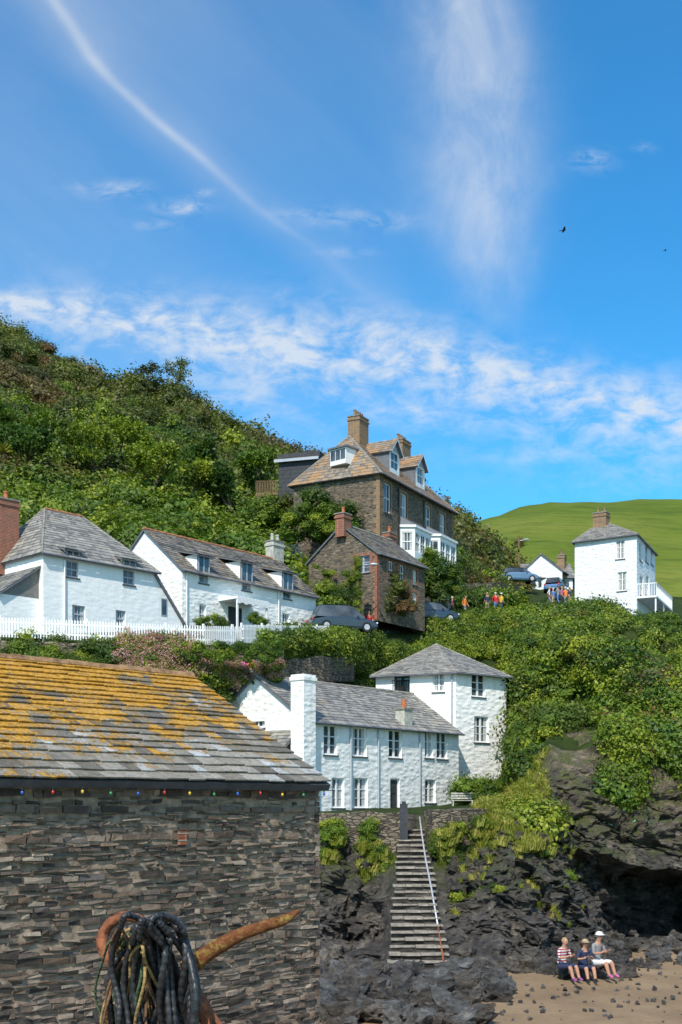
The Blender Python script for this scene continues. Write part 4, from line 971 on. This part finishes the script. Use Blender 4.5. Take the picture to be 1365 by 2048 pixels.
mb=MB(); b0=W(1038,1148,132); mb.tube([b0,b0+V((0,0,4.2))],.12,'wood',8); mb.tube([b0+V((0,0,3.6)),b0+V((.7,0,3.8))],.04,'metal',6); mb.ell(b0+V((.85,0,3.8)),(.3,.15,.1),'metal'); mb.build('utility_pole',loc=b0)
# ================================================================== vehicles
def car(name,base,yaw,col,L=4.2,Wd=1.75,H=1.5):
    E=empty(name,base); E.rotation_euler=(0,0,yaw)
    pm,t,b=newmat(name+'_paint',.25,.6); t.put(b.inputs['Base Color'],t.mix(t.noise(t.pos(),2,2),col,tuple(c*.9 for c in col)))
    b.inputs['Coat Weight'].default_value=.5
    st=[(-.5,.32,.55,.80),(-.47,.25,.72,.9),(-.25,.22,.9,.98),(0,.2,.92,1),(.2,.2,.9,1),(.36,.22,.82,.97),(.47,.25,.68,.9),(.5,.32,.5,.78)]
    mb=MB(); k=mb.mi(pm); rings=[]
    for (x,zb,zt,w) in st:
        hw=Wd/2*w; X=x*L; b0=len(mb.v)
        mb.v+= [(X,-hw*.92,zb),(X,-hw,zb+.15),(X,-hw,zt-.12),(X,-hw*.9,zt),(X,hw*.9,zt),(X,hw,zt-.12),(X,hw,zb+.15),(X,hw*.92,zb)]; rings.append(b0)
    for a,b_ in zip(rings,rings[1:]):
        for j in range(8): j2=(j+1)%8; mb.f.append((a+j,a+j2,b_+j2,b_+j)); mb.m.append(k)
    mb.f.append(tuple(rings[0]+7-j for j in range(8))); mb.m.append(k); mb.f.append(tuple(rings[-1]+j for j in range(8))); mb.m.append(k)
    cs=[(-.44,.88,.74),(-.36,H-.05,.64),(.05,H,.64),(.14,H-.06,.64),(.3,.88,.76)]
    for (a,b_) in zip(cs,cs[1:]):
        for s_ in (-1,1):
            mb.face([(a[0]*L,s_*Wd/2*.86,.88),(b_[0]*L,s_*Wd/2*.86,.88),(b_[0]*L,s_*Wd/2*b_[2],b_[1]-.04),(a[0]*L,s_*Wd/2*a[2],a[1]-.04)],'glass')
        mt='glass' if (a[0]<-.4 or b_[0]>.2) else pm
        mb.face([(a[0]*L,-Wd/2*a[2],a[1]),(b_[0]*L,-Wd/2*b_[2],b_[1]),(b_[0]*L,Wd/2*b_[2],b_[1]),(a[0]*L,Wd/2*a[2],a[1])],mt)
    for x in (-.3,.31):
        for s_ in (-1,1):
            mb.tube([(x*L,s_*(Wd/2-.2),.32),(x*L,s_*(Wd/2+.01),.32)],.32,'tyre',16); mb.tube([(x*L,s_*(Wd/2),.32),(x*L,s_*(Wd/2+.02),.32)],.19,'metal',10)
    for s_ in (-1,1):
        mb.ell((.485*L,s_*Wd*.36,.62),(.06,.16,.08),'frame'); mb.ell((-.485*L,s_*Wd*.37,.7),(.05,.12,.1),'bulb_r'); mb.ell((.17*L,s_*(Wd/2+.06),.95),(.08,.1,.07),pm)
    o=mb.build('body',loc=(0,0,0)); o.parent=E
    return E
car('parked_car',W(684,1266,76),.35,(.03,.05,.07),4.4,1.8,1.7)
car('parked_car',W(862,1247,88),.2,(.02,.04,.08),4.0,1.7,1.5)
car('parked_car',W(1037,1166,118),.1,(.12,.22,.35),3.8,1.7,1.45)
car('parked_car',W(1112,1190,112),1.2,(.1,.2,.4),3.8,1.7,1.45)
car('parked_car',W(604,1132,92),.3,(.04,.06,.09),4.2,1.8,1.6)
# ================================================================== people
def cm(name,c): 
    if name not in MT: MT[name]=plain(name,c,.85,.2,12)
    return name
cm('skin',(.45,.24,.16)); 
m,t,b=newmat('striped_shirt',.85,.2); sx=t.n('ShaderNodeSeparateXYZ'); t.L.new(t.pos(),sx.inputs[0]); fr=t.m('FRACT',t.m('MULTIPLY',sx.outputs[2],11)); t.put(b.inputs['Base Color'],t.mix(t.m('GREATER_THAN',fr,.5),(.6,.6,.62),(.35,.04,.07))); MT['stripe']=m
POSE={
'stand':dict(pel=(0,0,.93,.13),spi=(0,0,1.12,.125),che=(0,0,1.34,.15),nec=(0,0,1.5,.055),h0=(0,.02,1.58,.08),h1=(0,.02,1.68,.085),sh=(.18,0,1.41,.062),el=(.24,-.02,1.15,.043),wr=(.24,.1,.94,.03),ha=(.23,.15,.87,.034),hi=(.09,0,.88,.1),kn=(.1,.04,.5,.065),an=(.1,0,.1,.042),to=(.11,.15,.04,.035)),
'walk':dict(pel=(0,0,.93,.13),spi=(0,.02,1.12,.125),che=(0,.04,1.34,.15),nec=(0,.06,1.5,.055),h0=(0,.08,1.58,.08),h1=(0,.08,1.68,.085),sh=(.18,.03,1.41,.062),el=(.25,-.1,1.17,.043),wr=(.24,.05,.96,.03),ha=(.23,.12,.9,.034),hi=(.09,0,.88,.1),kn=(.1,.16,.52,.065),an=(.1,.02,.12,.042),to=(.11,.17,.05,.035)),
'sit':dict(pel=(0,0,.40,.15),spi=(0,-.03,.6,.135),che=(0,.02,.82,.15),nec=(0,.06,.98,.055),h0=(0,.09,1.05,.08),h1=(0,.1,1.15,.085),sh=(.18,.03,.9,.062),el=(.24,.1,.66,.045),wr=(.14,.3,.7,.03),ha=(.09,.36,.75,.034),hi=(.1,.03,.38,.11),kn=(.12,.42,.44,.07),an=(.12,.55,.1,.045),to=(.13,.70,.05,.035))}
def figure(name,base,yaw,pose,top,bot,hair,sc=1.,fing=False,hat=None,shoe='black',longhair=False):
    P=POSE[pose]; vs=[];rad=[];ed=[];reg=[]; ix={}
    def add(k,c,par,rg):
        ix[k]=len(vs); vs.append(V(c[:3])); rad.append(c[3]); 
        if par is not None: ed.append((ix[par],ix[k])); reg.append((ix[par],ix[k],rg))
    add('pel',P['pel'],None,None); add('spi',P['spi'],'pel','top'); add('che',P['che'],'spi','top'); add('nec',P['nec'],'che','skin'); add('h0',P['h0'],'nec','skin'); add('h1',P['h1'],'h0','skin')
    for s_,sd in ((1,'L'),(-1,'R')):
        def mir(c):
            c=list(c); c[0]*=s_
            return c
        q={k:mir(P[k]) for k in ('sh','el','wr','ha','hi','kn','an','to')}
        if pose=='walk' and s_<0:
            q['kn'][1]=-.02; q['an'][1]=-.28; q['an'][2]=.14; q['to'][1]=-.14; q['to'][2]=.05; q['el'][1]=.08; q['wr'][1]=.22; q['ha'][1]=.28
        add('sh'+sd,q['sh'],'che','top'); add('el'+sd,q['el'],'sh'+sd,'top'); add('wr'+sd,q['wr'],'el'+sd,'skin'); add('ha'+sd,q['ha'],'wr'+sd,'skin')
        add('hi'+sd,q['hi'],'pel','bot'); add('kn'+sd,q['kn'],'hi'+sd,'bot'); add('an'+sd,q['an'],'kn'+sd,'shin'); add('to'+sd,q['to'],'an'+sd,'shoe')
    me=bpy.data.meshes.new('sk'); me.from_pydata([tuple(v_) for v_ in vs],ed,[]); ob=bpy.data.objects.new('sk',me); COL.objects.link(ob)
    md=ob.modifiers.new('s','SKIN'); sk=me.skin_vertices[0].data
    for i,r in enumerate(rad): sk[i].radius=(r,r*(.8 if i==2 else 1)); 
    sk[0].use_root=True; md.use_smooth_shade=True
    sb=ob.modifiers.new('b','SUBSURF'); sb.levels=1; sb.render_levels=1
    dg=bpy.context.evaluated_depsgraph_get(); dg.update(); ev=ob.evaluated_get(dg); m2=ev.to_mesh()
    mb=MB(); mt={'top':top,'bot':bot,'skin':'skin','shin':bot if pose!='sit' else 'skin','shoe':shoe}
    mb.v=[tuple(v_.co) for v_ in m2.vertices]
    for f_ in m2.polygons:
        c=f_.center; best=None
        for (a,b_,rg) in reg:
            A,B=vs[a],vs[b_]; d=B-A; t_=max(0,min(1,(c-A).dot(d)/max(1e-6,d.length_squared))); dist=(c-(A+d*t_)).length
            if best is None or dist<best[0]: best=(dist,rg)
        mb.f.append(tuple(f_.vertices)); mb.m.append(mb.mi(mt[best[1]]))
    ev.to_mesh_clear(); bpy.data.objects.remove(ob)
    hc=(V(P['h0'][:3])+V(P['h1'][:3]))/2+V((0,0,.02))
    mb.ell(hc,(.078,.095,.118),'skin',14,10)
    mb.ell(hc+V((0,-.022,.03)),(.088,.098,.105),hair,12,8)
    if longhair: mb.ell(hc+V((0,-.07,-.08)),(.08,.05,.14),hair,10,6)
    mb.ell(hc+V((0,.1,-.005)),(.014,.022,.022),'skin',6,4)
    for s_ in (-1,1): mb.ell(hc+V((s_*.032,.088,.018)),(.012,.008,.008),'black',6,4); mb.ell(hc+V((s_*.08,0,0)),(.012,.022,.032),'skin',6,4)
    mb.ell(hc+V((0,.09,-.05)),(.024,.008,.007),cm('lips',(.35,.1,.09)),6,4)
    if hat: mb.ell(hc+V((0,-.005,.075)),(.1,.11,.075),hat,12,6); mb.ell(hc+V((0,.02,.055)),(.14,.16,.015),hat,12,4)
    if fing:
        for s_ in (-1,1):
            h_=V((P['ha'][0]*s_,P['ha'][1],P['ha'][2])); d=(h_-V((P['wr'][0]*s_,P['wr'][1],P['wr'][2]))).normalized(); sd=d.cross(V((0,0,1))).normalized()
            for i in range(4):
                o=sd*(-.027+.018*i); ln=(.06,.075,.07,.055)[i]; mb.tube([h_+o+d*.015,h_+o+d*(.02+ln*.5)+V((0,0,-.005)),h_+o*.9+d*(.015+ln*.85)+V((0,0,-.028))],[.009,.008,.006],'skin',5)
            mb.tube([h_-sd*.03*s_,h_-sd*.05*s_+d*.03,h_-sd*.045*s_+d*.055],[.011,.009,.007],'skin',5)
    M=Matrix.Translation(V(base))@Matrix.Rotation(yaw,4,'Z')@Matrix.Scale(sc,4)
    mb.v=[tuple(M@V(v_)) for v_ in mb.v]
    return mb.build(name,loc=base,smooth=True)
for k_,c in dict(c_white=(.7,.7,.7),c_pink=(.5,.12,.3),c_red=(.5,.02,.03),c_navy=(.03,.04,.09),c_orange=(.7,.2,.03),c_blue=(.1,.2,.45),c_grey=(.25,.25,.26),c_yellow=(.7,.45,.05),hair_b=(.09,.05,.025),hair_l=(.35,.24,.13),hair_g=(.5,.48,.45),c_tan=(.4,.3,.2),c_purple=(.3,.08,.3)).items(): cm(k_,c)
def onsand(px,D): 
    p=G(px,D); z=terr(3+(D-28)/(row_eval(4,px)[1]-28),px).z; return V((p[0],p[1],z))
mb=MB()
for (px,D) in ((1128,38.4),(1172,38.5),(1196,38.9)):
    p=onsand(px,D); rock(mb,p+V((0,.1,.08)),(.5,.42,.36),'rock',int(px))
for q in range(16): 
    random.seed(60+q); p=onsand(ru(1075,1270),ru(38.9,40.2)); s=ru(.25,.7); rock(mb,p,(s,s*.8,s*.8),'rock',700+q)
mb.build('sitting_rocks',loc=onsand(1150,38.2))
random.seed(41)
figure('seated_woman',onsand(1126,38.1)+V((0,0,.02)),-2.55,'sit','stripe','c_navy','hair_l',1.08,True,shoe='c_purple')
figure('seated_woman',onsand(1168,38.1)+V((0,0,.02)),-2.9,'sit','c_navy','c_navy','hair_l',1.05,True,shoe='black',hat='c_tan')
figure('seated_man',onsand(1194,38.5)+V((0,0,.1)),-2.5,'sit','c_grey','c_white','hair_g',1.15,True,shoe='c_pink',hat='c_white')
tops=['c_white','c_pink','c_red','c_blue','c_orange','c_yellow','c_grey','c_navy']; bots=['c_navy','c_grey','c_tan','c_blue']; hairs=['hair_b','hair_l','hair_g']
PP=[(488,10.38),(505,10.40),(520,10.42),(738,11.36),(823,11.42),(873,11.45),(880,11.5),(897,11.5),(905,11.6),(930,11.5),(975,11.6),(992,11.6),(1003,11.6),(1098,11.9),(1107,11.8),(1117,11.95),(1124,11.85),(1132,11.9),(1140,11.8)]
for i,(px,vv) in enumerate(PP):
    p=terr(vv,px); 
    if i<3: p=v3(G(px,59.3),Zp(1311,59.3)-1.68)
    figure('pedestrian',p,ru(0,6.28),'walk' if i%2 else 'stand',tops[(i*3+1)%8],bots[i%4],hairs[i%3],ru(.93,1.02),hat='c_white' if i%5==2 else None)
def bird(px,py,D,s,roll):
    c=W(px,py,D); mb=MB(); R=Matrix.Rotation(roll,3,'Y')
    mb.tube([c+V((-.28*s,0,-.02)),c+V((-.1*s,0,0)),c+V((.1*s,0,.02)),c+V((.22*s,0,.04)),c+V((.3*s,0,.03))],[.03*s,.08*s,.09*s,.055*s,.01*s],'black',8)
    for sd in (-1,1):
        pts=[V((.12*s,0,.03)),V((.1*s,sd*.35*s,.16*s)),V((-.02*s,sd*.75*s,.1*s)),V((-.12*s,sd*.4*s,.1*s)),V((-.1*s,0,.02))]
        mb.face([c+R@q for q in pts],'black')
    mb.face([c+V((-.25*s,-.03*s,0)),c+V((-.45*s,-.09*s,-.02)),c+V((-.45*s,.09*s,-.02)),c+V((-.25*s,.03*s,0))],'black')
    mb.build('flying_bird',loc=c)
bird(1127,461,75,.6,.7); bird(1331,501,110,.5,-.5)
# ================================================================== anchor + ropes
D0=6.0
def spl(pts,rad,k=6):
    P=[V(p) for p in pts]; out=[];rr=[]
    for i in range(len(P)-1):
        a=P[max(i-1,0)];b_=P[i];c=P[i+1];d=P[min(i+2,len(P)-1)]
        for j in range(k):
            t=j/k; out.append(.5*((2*b_)+(c-a)*t+(2*a-5*b_+4*c-d)*t*t+(3*b_-a-3*c+d)*t**3)); r=rad[i]+(rad[i+1]-rad[i])*t; rr.append(r*(1+.2*noise.noise(out[-1]*16)))
    out.append(P[-1]); rr.append(rad[-1]); return out,rr
E=empty('rusty_anchor',W(400,1990,D0)); mb=MB()
a_,r_=spl([W(372,1940,D0),W(395,1922,D0),W(430,1897,D0),W(480,1870,D0),W(530,1852,D0),W(565,1841,D0),W(582,1832,D0),W(598,1821,D0)],[.05,.045,.040,.034,.030,.026,.021,.010])
mb.tube(a_,r_,'lich_iron',14)
a_,r_=spl([W(292,1846,D0+.1),W(272,1836,D0+.1),W(245,1834,D0+.1),W(220,1848,D0+.1),W(206,1874,D0+.1),W(210,1904,D0+.08),W(230,1930,D0+.05),W(270,1948,D0),W(330,1955,D0),W(372,1965,D0),W(400,2010,D0-.02),W(440,2075,D0-.05),W(520,2200,D0-.1),W(600,2330,D0-.1)],[.022,.025,.028,.029,.03,.031,.034,.038,.042,.045,.045,.045,.05,.05])
mb.tube(a_,r_,'rust',14)
mb.tube([W(372,1940,D0),W(370,2050,D0+.1),W(368,2330,D0+.2)],[.05,.05,.06],'rust',10)
mb.build('shank_and_fluke',E,True)
def loop(mb,cx,top,w,bot,D,r,mat,rib,ph):
    path=[];rad=[]; n=230; 
    for i in range(n+1):
        a=2*math.pi*i/n; s_=math.sin(a); c=math.cos(a); x=cx+w*s_*(1+.25*(1-c)/2)+10*math.sin(2*a+ph)+5*math.sin(5*a+ph*2); y=top+(bot-top)*(1-c)/2+4*math.sin(3*a+ph)
        dd=D-.1*math.sin(a+ph*.3)+(.05*math.sin(3*a+ph))-(.08 if abs(math.sin(a/2))<.3 else 0)
        path.append(W(x,y,dd)); rad.append(r*(1+(.16 if i%4<2 else 0)*rib))
    mb.tube(path,rad,mat,8,False)
E2=empty('rope_coil',W(300,1950,D0-.1)); mb=MB(); random.seed(9)
for i in range(18):
    loop(mb,ru(270,334),ru(1830,1868),ru(24,58),ru(2090,2230),D0-.12+ru(-.12,.1),ru(.0115,.0165),'hose',1,ru(0,6))
for i in range(12):
    loop(mb,ru(240,290),ru(1850,1910),ru(18,50),ru(2060,2180),D0-.09+ru(-.1,.1),ru(.006,.009),['rope_y','rope_b','rope_g'][i%3],0,ru(0,6))
mb.build('hose_and_rope_loops',E2,True)
# ================================================================== light, sky, camera
sd=V((-.27,-.96,0)).normalized(); el=math.radians(47); S=V((sd.x*math.cos(el),sd.y*math.cos(el),math.sin(el)))
su=bpy.data.lights.new('sun','SUN'); su.energy=5.0; su.angle=math.radians(.55); su.color=(1,.94,.84)
so=bpy.data.objects.new('sun',su); COL.objects.link(so); so.rotation_euler=S.to_track_quat('Z','Y').to_euler()
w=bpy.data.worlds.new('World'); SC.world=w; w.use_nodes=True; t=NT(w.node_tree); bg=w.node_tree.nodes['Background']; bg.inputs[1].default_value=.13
sk=t.n('ShaderNodeTexSky',sky_type='NISHITA'); sk.sun_disc=False; sk.sun_elevation=el; sk.sun_rotation=math.atan2(S.x,S.y); sk.ozone_density=3.0; sk.dust_density=.4; sk.air_density=1.0
tc=t.n('ShaderNodeTexCoord'); sx=t.n('ShaderNodeSeparateXYZ'); t.L.new(tc.outputs['Generated'],sx.inputs[0])
y=t.m('MAXIMUM',sx.outputs[1],.08); s_=t.m('DIVIDE',sx.outputs[0],y); tt=t.m('DIVIDE',sx.outputs[2],y)
X=t.m('DIVIDE',t.m('ADD',t.m('MULTIPLY',s_,F),CX),1365.); Y=t.m('DIVIDE',t.m('SUBTRACT',HY,t.m('MULTIPLY',tt,F)),2048.)
def curve(inp,pts):
    nd=t.n('ShaderNodeFloatCurve'); c=nd.mapping.curves[0]
    while len(c.points)<len(pts): c.points.new(.5,.5)
    for q,(a,b_) in zip(c.points,pts): q.location=(a,b_)
    nd.mapping.update(); t.put(nd.inputs['Value'],inp); return nd.outputs[0]
cb=t.n('ShaderNodeCombineXYZ'); t.put(cb.inputs[0],X); t.put(cb.inputs[1],t.m('MULTIPLY',Y,1.5)); uv=cb.outputs[0]
def sc(vx,vy): return t.vm('MULTIPLY',uv,(vx,vy,1))
def gauss(d,wd):
    q=t.m('DIVIDE',d,wd); return t.m('POWER',2.718,t.m('MULTIPLY',t.m('MULTIPLY',q,q),-1.))
wob=t.m('MULTIPLY',t.m('SUBTRACT',t.noise(sc(3,3),1.5,3),.5),.02)
cc=curve(Y,[(0,.077),(.03,.107),(.064,.143),(.107,.212),(.151,.289),(.195,.363),(.21,.392),(.245,.47),(.3,.56),(.36,.67)])
d1=t.m('ADD',t.m('SUBTRACT',X,cc),wob)
con=t.m('MULTIPLY',gauss(d1,.011),t.mr(Y,.13,.24,.28,.05)); con=t.m('ADD',con,t.m('MULTIPLY',gauss(d1,.05),t.mr(Y,.0,.3,.16,.07)))
con=t.m('MULTIPLY',con,t.mr(t.noise(sc(8,8),1.,4,.55),.25,.65,.6,1.1)); con=t.m('MULTIPLY',con,t.mr(Y,.3,.36,1,0))
pc=curve(Y,[(0,.68),(.1,.70),(.2,.702),(.28,.722),(.33,.735)]); pw=curve(Y,[(0,.07),(.1,.082),(.2,.072),(.28,.045),(.33,.025),(.4,.02)])
pn=t.noise(t.vm('ADD',sc(9,5),(3,1,0)),1.3,8,.65,.5); dpl=t.m('ADD',t.m('SUBTRACT',X,pc),t.m('MULTIPLY',t.m('SUBTRACT',t.noise(sc(5,5),2,5),.5),.07))
pl=t.m('MULTIPLY',gauss(dpl,pw),t.mr(pn,.3,.72,.2,.60)); pl=t.m('MULTIPLY',pl,t.mr(Y,.25,.33,1,0))
bc=curve(X,[(0,.298),(.15,.307),(.3,.325),(.45,.335),(.6,.345),(.75,.368),(.88,.39),(1,.402)]); bw=curve(X,[(0,.013),(.2,.024),(.45,.036),(.7,.030),(1,.03)])
bn=t.noise(sc(8,13),1.1,8,.62,.5); bn2=t.noise(sc(20,36),1.,6,.62,.4)
db=t.m('SUBTRACT',Y,bc); bd=t.m('MULTIPLY',gauss(db,bw),t.mr(t.m('ADD',t.m('MULTIPLY',bn,.5),t.m('MULTIPLY',bn2,.5)),.40,.60,.06,.72))
bd=t.m('ADD',bd,t.m('MULTIPLY',gauss(t.m('SUBTRACT',db,.035),.055),t.mr(t.m('ADD',t.m('MULTIPLY',bn,.5),t.m('MULTIPLY',bn2,.5)),.45,.68,.0,.45)))
sm=None; pn3=t.mr(t.noise(sc(16,34),1.2,8,.65,.4),.40,.68)
for (px,py,wx,wy,a) in ((225,378,70,16,.5),(360,415,50,15,.6),(315,450,45,11,.4),(405,386,30,8,.4),(750,440,75,20,.4),(1185,320,38,20,.5),(1290,295,20,10,.25),(620,430,70,20,.3),(690,505,60,10,.25),(1330,945,50,12,.3),(1060,910,60,16,.3),(480,800,80,30,.45),(820,830,90,26,.45),(60,600,60,14,.35)):
    g_=t.m('MULTIPLY',gauss(t.m('SUBTRACT',X,px/1365),wx/1365),gauss(t.m('SUBTRACT',Y,py/2048),wy/2048)); g_=t.m('MULTIPLY',g_,a); sm=g_ if sm is None else t.m('ADD',sm,g_)
sm=t.m('MULTIPLY',sm,pn3)
rot=t.n('ShaderNodeVectorRotate'); t.put(rot.inputs['Vector'],uv); rot.inputs['Angle'].default_value=math.radians(-42)
vl=t.noise(t.vm('MULTIPLY',rot.outputs[0],(1.0,3.6,1)),1.1,6,.55,.3); veil=t.m('MULTIPLY',t.mr(vl,.3,.75,.06,.26),t.mr(X,.15,.85,1,.1)); 
front=t.m('GREATER_THAN',sx.outputs[1],.1)
tot=t.m('MINIMUM',t.m('MULTIPLY',t.m('ADD',t.m('ADD',con,pl),t.m('ADD',t.m('ADD',bd,sm),veil)),front),.82)
bkfill=t.m('MULTIPLY',t.mr(t.noise(tc.outputs['Generated'],2.2,6,.6),.36,.6,0.,.7),t.mr(sx.outputs[1],.05,-.25))  # unseen clouds behind the camera, added to give neutral fill light
tot=t.m('MAXIMUM',tot,bkfill)
hs=t.n('ShaderNodeHueSaturation'); t.L.new(sk.outputs[0],hs.inputs['Color']); hs.inputs['Saturation'].default_value=1.18
tint=t.mix(1.,hs.outputs[0],(.50,1.46,1.64),'MULTIPLY')
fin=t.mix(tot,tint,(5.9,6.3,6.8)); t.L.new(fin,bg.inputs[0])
cam=bpy.data.cameras.new('camera'); co=bpy.data.objects.new('camera',cam); COL.objects.link(co); co.location=(0,0,0); co.rotation_euler=(math.radians(90),0,0)
cam.sensor_fit='VERTICAL'; cam.sensor_height=36; cam.sensor_width=24; cam.lens=36*F/2048; cam.shift_y=(HY-1024)/2048; cam.clip_end=8000; cam.clip_start=.1
SC.camera=co
SC.view_settings.view_transform='Standard'; SC.view_settings.look='None'; SC.view_settings.exposure=0; SC.view_settings.gamma=1
print('DONE')
